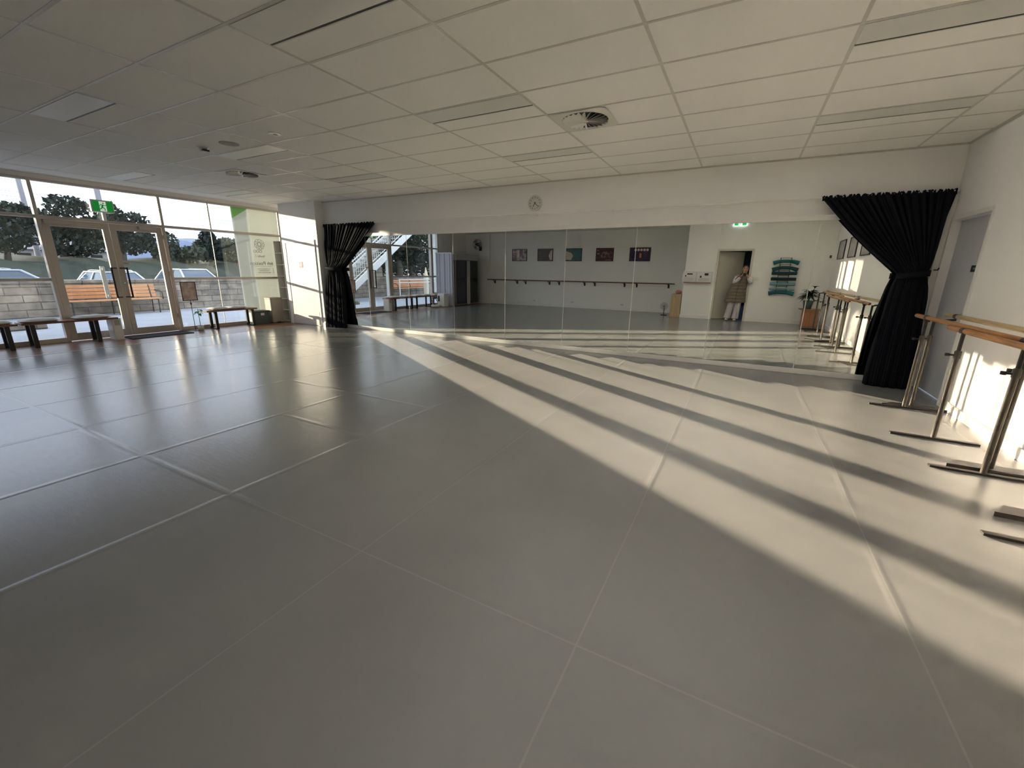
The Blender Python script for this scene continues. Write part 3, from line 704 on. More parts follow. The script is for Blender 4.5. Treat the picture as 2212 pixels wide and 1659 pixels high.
# white device, vacuum, stool
t = thing('floor_appliance', 'white box appliance with a dark slot in front of the grey banner', 'appliance', (-10.42, -6.42, 0))
build('body', G().rbox(-10.58, -10.24, -6.58, -6.28, .01, .50, .03), M_white, t)
build('slot', G().rbox(-10.53, -10.46, -6.282, -6.274, .2, .42, .006, axis=1), M_black, t)
t = thing('robot_vacuum', 'low white robot vacuum on the floor before the white appliance', 'vacuum', (-10.52, -6.08, 0))
build('body', G().lathe([(0, .09), (.15, .088), (.175, .07), (.178, .02), (.16, .008), (0, .008)], (-10.52, -6.08, 0), 32), M_white, t)
build('sensor', G().lathe([(0, .115), (.035, .115), (.04, .09)], (-10.55, -6.08, 0), 16), M_black, t)
build('brush', G().lathe([(0, .006), (.05, .007), (.05, .002)], (-10.36, -5.99, 0), 12), M_black, t)
t = thing('folding_stool', 'folding stool with crossed black legs and a pale bag on it, left of the banner', 'stool', (-10.78, -6.42, 0))
for sx in (-.13, .13):
    build('leg', G().tube([(-10.80+sx, -6.60, .0), (-10.80+sx, -6.28, .30)], .010, 8), M_blackm, t)
    build('leg', G().tube([(-10.80+sx, -6.28, .0), (-10.80+sx, -6.60, .30)], .010, 8), M_blackm, t)
build('seat', G().box(-10.94, -10.66, -6.60, -6.28, .295, .305), M_black, t)
t = thing('bag', 'pale crumpled bag slumped on the folding stool', 'bag', (-10.80, -6.44, .305))
rb = random.Random(4)
def bagf(u_, v_):
    a = 2*PI*u_; p = PI*v_; rr = math.sin(p)**.7*(1+.18*math.sin(5*a+3*v_)+.1*math.sin(9*a))
    return Vector((-10.80+.13*rr*math.cos(a), -6.44+.14*rr*math.sin(a), .308+.10*(1-math.cos(p))*(1+.15*math.sin(3*a))))
build('body', G().grid(bagf, 30, 14, wrap=True), mat('bag_cloth', (.55, .52, .46), .9), t)
build('strap', G().tube([(-10.86, -6.40, .46), (-10.80, -6.34, .56), (-10.74, -6.42, .47)], .010, 8), M_black, t)

# ------------------------------------------------------------------ benches by the glass
def cushion(name, label, x0, x1, y0, y1, z, seed, group='pale grey bench cushions'):
    def fn(side):
        def f_(u_, v_):
            a, b = 2*u_-1, 2*v_-1
            e = (1-abs(a)**4)*(1-abs(b)**4)
            puff = .042*e**.6*(1-.55*math.exp(-(a*a+b*b)/.05))*(1+.15*math.sin(7*a+seed)*math.cos(5*b+seed))
            k = 1-.04*(abs(a)*abs(b))**2
            return Vector(((x0+x1)/2+(x1-x0)/2*a*k, (y0+y1)/2+(y1-y0)/2*b*k, z+.022+side*puff*(1 if side > 0 else .7)))
        return f_
    t = thing(name, label, 'cushion', ((x0+x1)/2, (y0+y1)/2, z), group)
    g = G().grid(fn(1), 20, 20).grid(fn(-1), 20, 20); build('pad', g, M_cush, t)
    pts = []
    for q in range(40):
        s = q/40*4; k = int(s); w = s-k
        a, b = [(-1+2*w, -1), (1, -1+2*w), (1-2*w, 1), (-1, 1-2*w)][k]
        kk = 1-.04*(abs(a)*abs(b))**2
        pts.append(((x0+x1)/2+(x1-x0)/2*a*kk, (y0+y1)/2+(y1-y0)/2*b*kk, z+.022))
    build('piping', G().tube(pts, .006, 6, closed=True), M_cush, t)
    return t
def bench(label, y0, y1, legs, xa=-10.93, xb=-10.58, z=.435):
    t = thing('bench', label, 'bench', ((xa+xb)/2, (y0+y1)/2, 0), 'wooden benches along the glass front')
    build('seat', G().box(xa, xb, y0, y1, z-.035, z), M_bench, t, bevel=.006)
    for y in legs:
        g = G().box(xa+.04, xa+.075, y-.03, y+.03, .0, z-.036).box(xb-.075, xb-.04, y-.03, y+.03, .0, z-.036).box(xa+.075, xb-.075, y-.03, y+.03, 0, .022).box(xa+.075, xb-.075, y-.03, y+.03, z-.05, z-.036)
        build('leg', g, M_blackm, t)
    return t
bench('long dark-legged bench in front of the left glass door with white box at its end', -4.98, -3.70, (-4.85, -4.02))
bench('long dark-legged bench at the far left beside the folding stool', -6.28, -5.02, (-5.14, -5.95))
bench('short bench under the poster, between the doors and the green storage box', -2.13, -.98, (-1.93, -1.08))
cushion('cushion', 'pale cushion on the bench before the doors, end nearest the white box', -10.93, -10.6, -4.28, -3.80, .436, 1)
cushion('cushion', 'pale cushion on the bench before the doors, end away from the white box', -10.93, -10.6, -4.95, -4.50, .436, 2)
cushion('cushion', 'pale cushion on the far left bench, end nearest the doors', -10.93, -10.6, -5.50, -5.06, .436, 3)
cushion('cushion', 'pale cushion stacked loosely at the middle of the far left bench', -10.93, -10.6, -5.98, -5.54, .436, 4)
cushion('cushion', 'pale cushion on the short bench, end nearest the poster stand', -10.92, -10.6, -1.98, -1.62, .436, 5)
cushion('cushion', 'pale cushion on the short bench, end nearest the storage box', -10.92, -10.6, -1.60, -1.20, .436, 6)
t = thing('air_purifier', 'white upright box standing on the floor before the double doors', 'appliance', (-10.72, -3.68, 0))
build('body', G().rbox(-10.86, -10.60, -3.80, -3.66, .0, .41, .012), M_white, t)
build('grille', G().box(-10.599, -10.596, -3.77, -3.69, .28, .38), mat('purifier_grey', (.45, .44, .42), .5), t)
tag(build('door_mat', G().rbox(-10.98, -10.42, -3.60, -2.52, 0.0, .012, .02), mat('mat_black', (.012, .013, .015), .95, bump=.5, bscale=120)), 'black door mat on the floor inside the double doors', 'mat')
# poster stand
t = thing('poster_stand', 'black framed poster sign on a thin pole beside the glass doors', 'sign', (-10.92, -2.30, 0))
X = -10.80
g = G(); b = .014
y0, y1, z0, z1 = -2.46, -2.16, .665, 1.07
g.box(X-.01, X, y0, y1, z0, z0+b).box(X-.01, X, y0, y1, z1-b, z1).box(X-.01, X, y0, y0+b, z0, z1).box(X-.01, X, y1-b, y1, z0, z1)
build('frame', g, M_black, t)
build('poster', G().box(X-.007, X-.003, y0+b, y1-b, z0+b, z1-b), make_art('poster_pink', [(0, (.25, .2, .2)), (.45, (.5, .36, .33)), (.6, (.62, .55, .5)), (1, (.35, .38, .3))], 11, 9), t)
build('pole', G().tube([(X-.012, -2.31, .012), (X-.012, -2.31, .675)], .006, 8).box(X-.02, X-.005, -2.325, -2.295, .58, .62), M_blackm, t)
build('base', G().lathe([(0, .012), (.10, .010), (.11, 0)], (X-.012, -2.31, 0), 24), M_blackm, t)
t = thing('watering_plant', 'small green-leaved cutting in a pot on the floor at the end of the short bench', 'plant', (-10.72, -2.24, 0))
build('pot', G().lathe([(0, .001), (.05, .001), (.065, .12), (.058, .12), (.05, .105), (0, .105)], (-10.72, -2.24, 0), 20), M_offw, t)
g = G()
for k in range(9):
    a = k*2.4; L_ = .12+.02*(k % 3)
    def lf(u_, v_, a=a, L_=L_, k=k):
        w = .035*math.sin(PI*min(u_*1.05, 1))*(v_-.5)*2; rr = L_*u_
        return Vector((-10.72+rr*math.cos(a)*.8-w*math.sin(a), -2.24+rr*math.sin(a)*.8+w*math.cos(a), .36+.022*k*.6+.06*u_-.10*u_*u_))
    g.grid(lf, 6, 3)
build('leaf', g, mat('mint_leaf', (.12, .36, .16), .5), t, solid=.002)
build('stem', G().tube([(-10.72, -2.24, .10), (-10.72, -2.24, .48)], .007, 6), mat('mint_leaf', (.12, .36, .16), .5), t)
t = thing('storage_box', 'dark green storage box with a white label on the floor by the bin', 'box', (-10.85, -.78, 0))
build('body', G().box(-11.0, -10.72, -.99, -.60, .0, .30), mat('box_green', (.07, .095, .085), .6), t, bevel=.006)
build('lid', G().box(-11.01, -10.71, -1.0, -.59, .301, .335), mat('box_lid', (.05, .07, .065), .6), t, bevel=.005)
build('label', G().box(-10.719, -10.716, -.83, -.74, .22, .28), M_white, t)
build('side_panel', G().box(-10.98, -10.74, -1.004, -.9905, .01, .295), mat('box_side', (.60, .60, .56), .5), t)
t = thing('pedal_bin', 'tall beige pedal bin beside the green box and white shelf', 'bin', (-10.85, -.37, 0))
M_bin = mat('bin_beige', (.40, .355, .30), .4)
build('body', G().rbox(-10.98, -10.70, -.54, -.22, .015, .60, .03), M_bin, t)
build('lid', G().rbox(-10.985, -10.695, -.545, -.215, .603, .645, .03), mat('bin_lid', (.32, .28, .23), .35), t)
build('pedal', G().rbox(-10.70, -10.66, -.42, -.34, .012, .03, .006), M_black, t)
build('base', G().rbox(-10.975, -10.705, -.535, -.225, 0, .014, .03), M_black, t)

# ------------------------------------------------------------------ freestanding barres
M_post = mat('scuffed_grey_metal', (.10, .088, .072), .35, metal=.7, var=.5, vscale=18)
M_foot = mat('dark_foot_metal', (.035, .03, .027), .35, metal=.4, var=.5, vscale=22)
def barre(label, y0, y1, posts, px, plate, rail_mat, off, knobz=.76, zr=.985):
    t = thing('ballet_barre', label, 'ballet barre', (px, (y0+y1)/2, 0), 'freestanding ballet barres by the right wall')
    rx = px+off; zz = zr+(.02 if off > .1 else 0)
    build('rail', G().tube([(rx, y0, zz), (rx, y0-.0+.02, zz), (rx, y1-.02, zz), (rx, y1, zz)], [.016, .022, .022, .016], 14), rail_mat, t)
    for y in posts:
        build('post', G().tube([(px, y, .0155), (px, y, .80)], .0185, 12).lathe([(.0235, -.03), (.0235, .03)], (px, y, .765), 12), M_post, t)
        build('upper_post', G().tube([(px, y, .80), (px, y, .955)], .014, 12), M_foot, t)
        build('knob', G().tube([(px-.02, y, knobz), (px-.055, y+.01, knobz)], .008, 8).lathe([(0, -.012), (.016, -.012), (.016, .012), (0, .012)], (px-.06, y+.01, knobz), 10), M_black, t)
        if off > .1:
            g = G().tube([(px, y, .94), (px+.03, y, .955), (rx-.05, y, .965), (rx, y, zz-.035)], .012, 8)
            g.lathe([(.0245, -.035), (.0245, .035)], (rx, y, zz), 14, M=RX)
            build('arm', g, M_black, t)
        else:
            build('clamp', G().lathe([(.0245, -.035), (.0245, .035)], (rx, y, zz), 14, M=RX).box(px-.02, px+.02, y-.03, y+.03, .945, .966), M_foot, t)
        if plate:
            g = G().prism([(px-.26, y-.09), (px+.26, y-.09), (px+.20, y+.09), (px-.17, y+.09)], .0, .010, 2)
            g.add([(px-.27, y-.092, .0), (px+.27, y-.092, 0), (px+.27, y-.088, .03), (px-.27, y-.088, .03), (px-.27, y-.086, .0), (px+.27, y-.086, 0), (px+.27, y-.083, .03), (px-.27, y-.083, .03)], [(0,1,2,3),(4,5,6,7),(0,3,7,4),(1,2,6,5),(3,2,6,7)])
            build('foot', g, M_foot, t)
        else:
            build('foot', G().box(px-.30, px+.30, y-.021, y+.021, .0, .0155), M_foot, t, bevel=.002)
    return t
barre('ballet barre nearest the right curtain, orange-brown rail on flat bar feet', -3.42, -1.07, (-1.39, -3.20), 1.735, False, M_rail, 0)
barre('ballet barre with pale rail close to the right wall, end beside the grey door', -3.30, -1.02, (-1.30, -3.06), 1.82, True, M_railp, .165)
barre('ballet barre with bar feet, second along the right wall from the mirrors', -4.50, -2.14, (-2.45, -4.22), 1.675, False, M_rail, 0, zr=.965)
barre('ballet barre on chamfered black plates, third along the right wall', -5.95, -3.52, (-3.84, -5.72), 1.80, True, M_rail, 0, zr=.99)
barre('ballet barre with pale rail near the wall pictures, before the plant', -6.65, -3.38, (-4.72, -6.25), 1.76, True, M_railp, .20)

# ------------------------------------------------------------------ plant on its stand in the corner
t = thing('plant_stand', 'orange-brown wooden box stand under the potted plant in the corner', 'stand', (1.73, -7.18, 0))
build('body', G().box(1.57, 1.93, -7.36, -7.02, .0, .46), wood('stand_wood', (.30, .12, .05), (.44, .20, .09), 2, 2, .5), t, bevel=.004)
build('top', G().box(1.48, 1.98, -7.42, -6.96, .461, .48), wood('stand_wood', (.30, .12, .05), (.44, .20, .09), 2, 2, .5), t, bevel=.004)
t = thing('potted_plant', 'dark leafy potted plant on the wooden stand behind the barres', 'plant', (1.68, -7.18, .48))
PX, PY = 1.66, -7.18
build('pot', G().lathe([(0, .481), (.09, .481), (.13, .70), (.135, .71), (.12, .71), (.11, .69), (0, .69)], (PX, PY, 0), 24), mat('pot_green', (.07, .12, .11), .35), t)
build('stem', G().tube([(PX, PY, .69), (PX+.02, PY, .85)], .012, 6).tube([(PX, PY, .69), (PX-.03, PY+.02, .86)], .012, 6).tube([(PX+.02, PY, .85), (PX+.10, PY-.02, 1.08)], .008, 6), M_bark, t)
g = G(); rp = random.Random(5)
for k in range(70):
    a = rp.uniform(0, 2*PI); el = rp.uniform(-.1, 1.15); L_ = rp.uniform(.22, .36); w0 = rp.uniform(.022, .036)
    bx, bz = PX+rp.uniform(-.03, .03), rp.uniform(.76, .92)
    if k > 60: bx, bz, L_, el = PX+.09, 1.04, .16, 1.2
    def lf(u_, v_):
        w = w0*math.sin(PI*min(1, u_**.8))*(v_-.5)*2; rr = L_*u_*math.cos(el*(1-.3*u_)); z = bz+L_*u_*math.sin(el)-.28*L_*u_*u_*2.0
        p = Vector((bx+rr*math.cos(a)-w*math.sin(a), PY+rr*math.sin(a)+w*math.cos(a), max(z+abs(w)*.4, .5)))
        p.y = max(p.y, YD+.03); p.x = min(p.x, XR-.02); return p
    g.grid(lf, 7, 2)
build('leaf', g, M_leafp, t)
# ------------------------------------------------------------------ door wall (behind the camera)
g = G()
g.box(-.83, -.765, YD-.1, YD+.018, 0, 2.13).box(.105, .17, YD-.1, YD+.018, 0, 2.13).box(-.765, .105, YD-.1, YD+.018, 2.07, 2.13)
o = struct('door_5', g, mat('door_frame_cream', (.66, .62, .54), .45), bevel=.003)
M = Matrix.Translation((-.76, YD-.095, 0)) @ Matrix.Rotation(math.radians(-38), 4, 'Z')
gl = G().box(0, .865, -.04, 0, .01, 2.06, M)
build('leaf', gl, mat('door_leaf_cream', (.64, .61, .53), .5), o)
build('handle', G().tube([M @ Vector((.80, .0, 1.0)), M @ Vector((.80, .05, 1.0)), M @ Vector((.69, .05, 1.0))], .009, 8), M_steel, o)
t = thing('corridor_box', 'small blue box on the floor of the dark room behind the person', 'box', (.02, -8.2, 0))
build('body', G().box(-.08, .10, -8.4, -8.1, .0, .40), mat('box_blue', (.12, .25, .55), .5), t, bevel=.01)
build('lid', G().box(-.09, .11, -8.41, -8.09, .401, .43), mat('lid_blue', (.05, .12, .3), .5), t, bevel=.01)
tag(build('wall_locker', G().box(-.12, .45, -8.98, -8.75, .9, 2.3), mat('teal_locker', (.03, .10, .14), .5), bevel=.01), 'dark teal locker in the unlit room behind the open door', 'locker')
t = thing('exit_sign', 'lit green exit sign high above the open cream door', 'exit sign', (-.30, YD, 2.78))
build('housing', G().rbox(-.49, -.13, YD, YD+.05, 2.775, 2.905, .008, axis=1), M_gwhite, t)
build('face', G().box(-.47, -.15, YD+.05, YD+.053, 2.785, 2.895), M_gbright, t)
build('panel', G().box(-.36, -.26, YD+.053, YD+.055, 2.785, 2.895), M_gwhite, t)
gg = G(); running_man(gg, 0, 0, 0, .11, 1)
for p in gg.v: p.x, p.y, p.z = p.y-.31, YD+.0562+p.x, p.z+2.842
build('pictogram', gg, M_gbright, t)
t = thing('light_switch', 'white light switch plate beside the open door', 'switch', (.30, YD, 1.27)); build('plate', G().rbox(.235, .365, YD, YD+.009, 1.225, 1.31, .005, axis=1), M_offw, t)
for a in (.262, .31): build('rocker', G().box(a, a+.03, YD+.009, YD+.013, 1.25, 1.285), M_white, t)
t = thing('wall_sensor', 'small black sensor high on the wall above the plant corner', 'sensor', (2.03, YD, 1.90)); build('body', G().rbox(2.005, 2.05, YD, YD+.02, 1.86, 1.93, .004, axis=1), M_black, t); build('lens', G().box(2.02, 2.035, YD+.02, YD+.022, 1.89, 1.905), mat('fit_grey', (.3,.3,.3), .5), t)
t = thing('notice_board', 'white notice board of pinned pages on the wall left of the open door', 'notice board', (-1.31, YD, 1.13))
build('board', G().box(-1.76, -.88, YD, YD+.015, 1.135, 1.455), mat('board_grey', (.62, .60, .60), .5), t)
for k, (a, c) in enumerate(((-1.74, -1.37), (-1.32, -.91))):
    build('page', G().box(a, c, YD+.0155, YD+.0175, 1.15, 1.44), mat('page_white', (.74, .72, .72), .6), t)
build('picture_patch', G().box(-1.62, -1.46, YD+.018, YD+.019, 1.36, 1.40).box(-1.68, -1.64, YD+.018, YD+.019, 1.30, 1.34).box(-1.11, -1.0, YD+.018, YD+.019, 1.34, 1.41).box(-1.24, -1.19, YD+.018, YD+.019, 1.27, 1.33), mat('print_black', (.03, .025, .025), .5), t)
g = G()
for k in range(7):
    g.box(-1.70, -1.42, YD+.018, YD+.0187, 1.17+.016*k, 1.173+.016*k); g.box(-1.28, -.96, YD+.018, YD+.0187, 1.17+.013*k, 1.173+.013*k)
build('text_lines', g, mat('print_grey', (.35, .34, .34), .6), t)
tag(build('ledge', G().box(-1.70, -.90, YD, YD+.10, 1.105, 1.128), wood('ledge_wood', (.26, .11, .06), (.38, .18, .10), 3, 0, .45), bevel=.003), 'narrow brown wooden ledge under the notice board', 'ledge')
t = thing('wooden_cabinet', 'pale plywood pedestal cabinet at the wall corner by the notice board', 'cabinet', (-1.87, -7.9, 0))
build('body', G().box(-2.03, -1.72, -8.10, -7.66, .0, .74), wood('ply', (.42, .30, .17), (.52, .39, .23), 2, 2, .5), t, bevel=.004)
build('door', G().box(-2.01, -1.74, -7.659, -7.652, .03, .72), wood('ply', (.42, .30, .17), (.52, .39, .23), 2, 2, .5), t)
t = thing('cloth_bundle', 'small pink cloth bundle on top of the plywood cabinet', 'cloth', (-1.82, -7.85, .742))
def cb(u_, v_):
    a = 2*PI*u_; p = PI*v_; rr = math.sin(p)**.8*(1+.12*math.sin(4*a))
    return Vector((-1.84+.10*rr*math.cos(a), -7.86+.09*rr*math.sin(a), .744+.05*(1-math.cos(p))*(1+.2*math.sin(2*a))))
build('cloth', G().grid(cb, 24, 12, wrap=True), mat('pink_cloth', (.55, .20, .17), .9), t)
t = thing('floor_fan', 'small black floor fan beside the plywood cabinet', 'fan', (-2.28, -8.1, 0))
build('base', G().lathe([(0, .02), (.10, .018), (.11, 0)], (-2.28, -8.1, 0), 20), M_black, t)
build('stand', G().tube([(-2.28, -8.1, .02), (-2.28, -8.1, .26)], .012, 8), M_black, t)
g = G()
for rr in (.12, .08, .04): g.tube([(-2.28+rr*math.cos(q*PI/12), -8.05, .30+rr*math.sin(q*PI/12)) for q in range(24)], .004, 5, closed=True)
for q in range(12): g.tube([(-2.28, -8.05, .30), (-2.28+.12*math.cos(q*PI/6), -8.05, .30+.12*math.sin(q*PI/6))], .003, 4)
build('guard', g, M_black, t)
# yoga mat rack
t = thing('mat_rack', 'black wire wall rack holding rolled mats right of the open door', 'rack', (.99, YD, .8))
g = G()
for zc in (1.80, 1.62, 1.45, 1.14, 1.30, .93):
    for x in (.86, 1.12):
        g.tube([(x, YD+.004, zc+.06), (x, YD+.17, zc+.06), (x, YD+.17, zc-.07), (x, YD+.004, zc-.07)], .006, 6)
    g.tube([(.86, YD+.17, zc+.06), (1.12, YD+.17, zc+.06)], .006, 6); g.tube([(.86, YD+.17, zc-.07), (1.12, YD+.17, zc-.07)], .006, 6)
g.tube([(.86, YD+.006, .84), (.86, YD+.006, 1.87)], .006, 6).tube([(1.12, YD+.006, .84), (1.12, YD+.006, 1.87)], .006, 6)
build('frame', g, M_blackm, t)
mt = [(1.775, (.02, .16, .17), 'dark teal', 'topmost in the wall rack', -.06), (1.595, (.015, .075, .08), 'blackish teal', 'second from the top of the wall rack', -.07), (1.435, (.01, .05, .055), 'very dark teal', 'third from the top of the wall rack', .0),
      (1.275, (.008, .03, .035), 'near-black', 'middle of the wall rack, above the pale blue one', 0), (1.165-.035, (.16, .34, .36), 'pale blue', 'below the near-black one in the wall rack', .01), (.985, (.20, .36, .36), 'pale aqua', 'resting on the lowest dark one', .0), (.905, (.02, .14, .16), 'drooping dark teal', 'lowest in the wall rack', -.05)]
for k, (z, c_, cn, wh, droop) in enumerate(mt):
    t = thing('yoga_mat', 'rolled %s mat, %s' % (cn, wh), 'yoga mat', (1.0, YD+.09, z), 'rolled mats in the wall rack')
    n = 20; rr = .046 if k != 5 else .036
    pts = []; rs = []
    for q in range(n+1):
        s = 2*q/n-1; pts.append((1.0+.31*s, YD+.09, z+droop*abs(s)**2.2)); rs.append(rr*(1+(.35 if droop < -.03 else 0)*abs(s)**3))
    build('roll', G().tube(pts, rs, 14), mat('mat_%d' % k, c_, .85), t)
    g = G()
    for sx in (-1, 1):
        x = 1.0+.3115*sx; sp = [(x, YD+.09+rs[0]*.9*w*math.cos(w*16), z+droop+rs[0]*.9*w*math.sin(w*16)) for w in [i/20 for i in range(1, 21)]]
        g.tube(sp, .0025, 4)
    build('spiral_end', g, M_black, t)

# ------------------------------------------------------------------ the person with the phone
t = thing('person', 'person in a long taupe puffer vest and pale trousers photographing from the doorway', 'person', (-.12, -7.56, 0))
BY = -7.60
def skin_body(parent):
    V = []; E = []; R_ = []
    def v(p, r_, par=None):
        V.append(p); R_.append(r_); i = len(V)-1
        if par is not None: E.append((par, i))
        return i
    pel = v((-.13, BY, .90), (.15, .11))
    ab = v((-.10, BY, 1.08), (.125, .10), pel); ch = v((-.06, BY, 1.25), (.145, .105), ab); nb = v((-.02, BY, 1.37), (.07, .065), ch)
    nk = v((-.005, BY+.015, 1.42), (.048, .048), nb); hd0 = v((.0, BY+.03, 1.475), (.062, .07), nk); hd1 = v((.005, BY+.03, 1.55), (.074, .092), hd0); hd2 = v((.01, BY+.02, 1.62), (.060, .075), hd1)
    for sx, hx, kx, fx in ((-1, -.22, -.27, -.32), (1, -.04, -.07, -.10)):
        h = v((hx, BY, .84), (.09, .09), pel); k = v((kx, BY+.02, .48), (.058, .062), h); a = v((fx, BY, .09), (.036, .04), k); f_ = v((fx, BY+.12, .035), (.035, .022), a)
    hand = (( -.045, -7.40, 1.385), (.045, -7.40, 1.385))
    for sx, sh, el, wr in ((-1, (-.20, BY, 1.33), (-.235, -7.53, 1.15), (-.085, -7.41, 1.33)), (1, (.15, BY, 1.33), (.185, -7.53, 1.16), (.085, -7.41, 1.33))):
        s = v(sh, (.06, .06), ch); e = v(el, (.042, .042), s); w = v(wr, (.024, .028), e)
        p = v((.055*sx, -7.375, 1.365), (.018, .032), w)
        for q in range(4):
            L_ = (.9, 1.0, .93, .75)[q]; z0 = 1.405-.019*q
            a = v((.062*sx, -7.352+.0*q, z0), (.0085, .0085), p)
            b = v((.055*sx, -7.349+.004, z0+.004*(1.5-q)), (.008, .008), a); c = v(((.055-.030*L_)*sx, -7.352, z0-.001), (.0075, .0075), b)
        th0 = v((.040*sx, -7.372, 1.352), (.011, .011), p); th1 = v((.020*sx, -7.352, 1.372), (.009, .009), th0)
    me = bpy.data.meshes.new('body'); off = wpos(parent)
    me.from_pydata([tuple(Vector(p)-off) for p in V], E, []); o = bpy.data.objects.new('body', me); C.objects.link(o); o.parent = parent
    k = o.modifiers.new('skin', 'SKIN'); k.use_smooth_shade = True
    for i, sv in enumerate(me.skin_vertices[0].data): sv.radius = R_[i]; sv.use_root = (i == 0)
    s = o.modifiers.new('sub', 'SUBSURF'); s.levels = 2; s.render_levels = 2
    me.materials.append(mat('skin', (.50, .27, .18), .5))
    return o
skin_body(t)
HX, HY, HZ = .005, BY+.03, 1.545
def headf(u_, v_):
    a = 2*PI*u_; p = PI*v_; s = math.sin(p); z = math.cos(p)
    w = .070*(1-.22*max(0, -z)) ; d = .088
    return Vector((HX+w*s*math.sin(a), HY+.006+d*s*math.cos(a)+(.010*s*max(0, math.cos(a))*(z < -.2)), HZ+.105*z))
build('face', G().grid(headf, 28, 20, wrap=True), mat('skin', (.50, .27, .18), .5), t)
g = G().tube([(HX, HY+.088, HZ+.025), (HX, HY+.106, HZ-.012), (HX, HY+.094, HZ-.022)], [.006, .011, .008], 8); build('nose', g, mat('skin', (.5,.27,.18), .5), t)
for sx in (-1, 1):
    build('eye', G().lathe([(0, .008), (.010, .004), (.013, 0)], (HX+.028*sx, HY+.083, HZ+.018), 12, M=Matrix.Rotation(-PI/2, 4, 'X')), mat('eye_dark', (.03, .02, .015), .2), t)
    build('ear', G().lathe([(0, .008), (.014, .006), (.019, 0), (.015, -.006)], (HX+.070*sx, HY-.005, HZ+.0), 12, M=Matrix.Rotation(sx*PI/2, 4, 'Y')), mat('skin', (.5,.27,.18), .5), t)
    build('eyebrow', G().tube([(HX+.014*sx, HY+.090, HZ+.036), (HX+.042*sx, HY+.078, HZ+.038)], .003, 5), mat('hair_dark', (.04, .018, .012), .6), t)
build('mouth', G().tube([(HX-.022, HY+.086, HZ-.048), (HX, HY+.093, HZ-.050), (HX+.022, HY+.086, HZ-.048)], [.003, .006, .003], 6), mat('lips', (.38, .10, .09), .4), t)
def hairf(u_, v_):
    a = 2*PI*u_; front = max(0, math.cos(a)); lim = PI*(.70-.42*front**.5); p = lim*v_
    s = math.sin(p); z = math.cos(p)
    return Vector((HX+.079*s*math.sin(a), HY-.004+.094*s*math.cos(a), HZ+.008+.112*z))
build('hair', G().grid(hairf, 32, 12, wrap=True).lathe([(0, .045), (.03, .035), (.04, 0), (.03, -.035), (0, -.045)], (HX, HY-.10, HZ+.02), 16), mat('hair_dark', (.04, .018, .012), .6), t)
# vest: quilted loft
M_vest = mat('taupe_puffer', (.17, .135, .095), .55, bump=.2, bscale=50)
secs = [(.56, -.155, .275, .175), (.75, -.15, .255, .165), (.95, -.135, .225, .15), (1.10, -.11, .20, .14), (1.24, -.07, .20, .135), (1.33, -.04, .175, .12), (1.385, -.02, .10, .085)]
def sec(z):
    for (a, b) in zip(secs, secs[1:]):
        if z <= b[0]+1e-6:
            s = (z-a[0])/(b[0]-a[0]); return [a[i]+(b[i]-a[i])*s for i in (1, 2, 3)]
    return secs[-1][1:]
def vestf(u_, v_):
    z = .56+(1.385-.56)*v_; cx_, rx_, ry_ = sec(z); a = 2*PI*u_
    puff = .014*abs(math.sin(PI*(z-.56)/.095))**.6*(1 if z < 1.33 else .3)
    gap = .02*math.exp(-((a-PI/2)/.06)**2)
    x_ = cx_+(rx_+puff-gap)*math.cos(a); y_ = BY+(ry_+puff-gap)*math.sin(a)
    return Vector((x_, max(y_, YD-.30), z))
build('vest', G().grid(vestf, 48, 70, wrap=True), M_vest, t)
build('zip', G().tube([(sec(z)[0]-.0, BY+sec(z)[2]+.008, z) for z in [.57+.02*q for q in range(40)]], .004, 6), M_black, t)
build('scarf', G().tube([(-.03+.07*math.cos(q*PI/8), BY+.02+.075*math.sin(q*PI/8), 1.39) for q in range(16)], .028, 8, closed=True), mat('dark_scarf', (.05, .045, .04), .9), t)
M_slv = mat('white_sleeve', (.72, .70, .70), .8, bump=.3, bscale=30)
build('sleeve', G().tube([(-.19, BY+.02, 1.32), (-.225, -7.57, 1.22), (-.238, -7.53, 1.15), (-.19, -7.48, 1.20), (-.115, -7.425, 1.29)], [.065, .06, .058, .052, .040], 14), M_slv, t)
build('sleeve', G().tube([(.14, BY+.02, 1.32), (.175, -7.57, 1.22), (.188, -7.53, 1.16), (.155, -7.48, 1.20), (.110, -7.425, 1.29)], [.065, .06, .058, .052, .040], 14), M_slv, t)
M_tr = mat('pale_trousers', (.52, .49, .50), .85, bump=.3, bscale=25)
build('trouser_leg', G().tube([(-.20, BY, .80), (-.25, BY+.01, .55), (-.285, BY+.01, .30), (-.315, BY+.01, .075)], [.11, .095, .09, .098], 18), M_tr, t)
build('trouser_leg', G().tube([(-.05, BY, .80), (-.07, BY+.01, .55), (-.085, BY+.01, .30), (-.10, BY+.01, .075)], [.11, .095, .09, .098], 18), M_tr, t)
def shoe(fx):
    def fn(u_, v_):
        a = 2*PI*u_; l = v_; y_ = BY-.09+.27*l; w = .044*math.sin(PI*min(1, .12+l*.86))**.45*(1+.12*l); hgt = (.085 if l < .3 else .085-.05*((l-.3)/.7)**1.2)
        zz = .5*(1+math.sin(a)); return Vector((fx+w*math.cos(a), y_, .004+hgt*zz))
    return G().grid(fn, 18, 14, wrap=True)
build('shoe', shoe(-.325), mat('cream_shoe', (.62, .57, .46), .5), t); build('shoe', shoe(-.105), mat('cream_shoe', (.62, .57, .46), .5), t)
t = thing('phone', 'black mobile phone held up in front of the face', 'phone', (0, -7.34, 1.40))
build('case', G().rbox(-.037, .037, -7.345, -7.336, 1.335, 1.43, .008, axis=1), M_black, t)
build('camera_bump', G().rbox(-.03, .0, -7.336, -7.333, 1.385, 1.42, .005, axis=1), M_blackm, t)

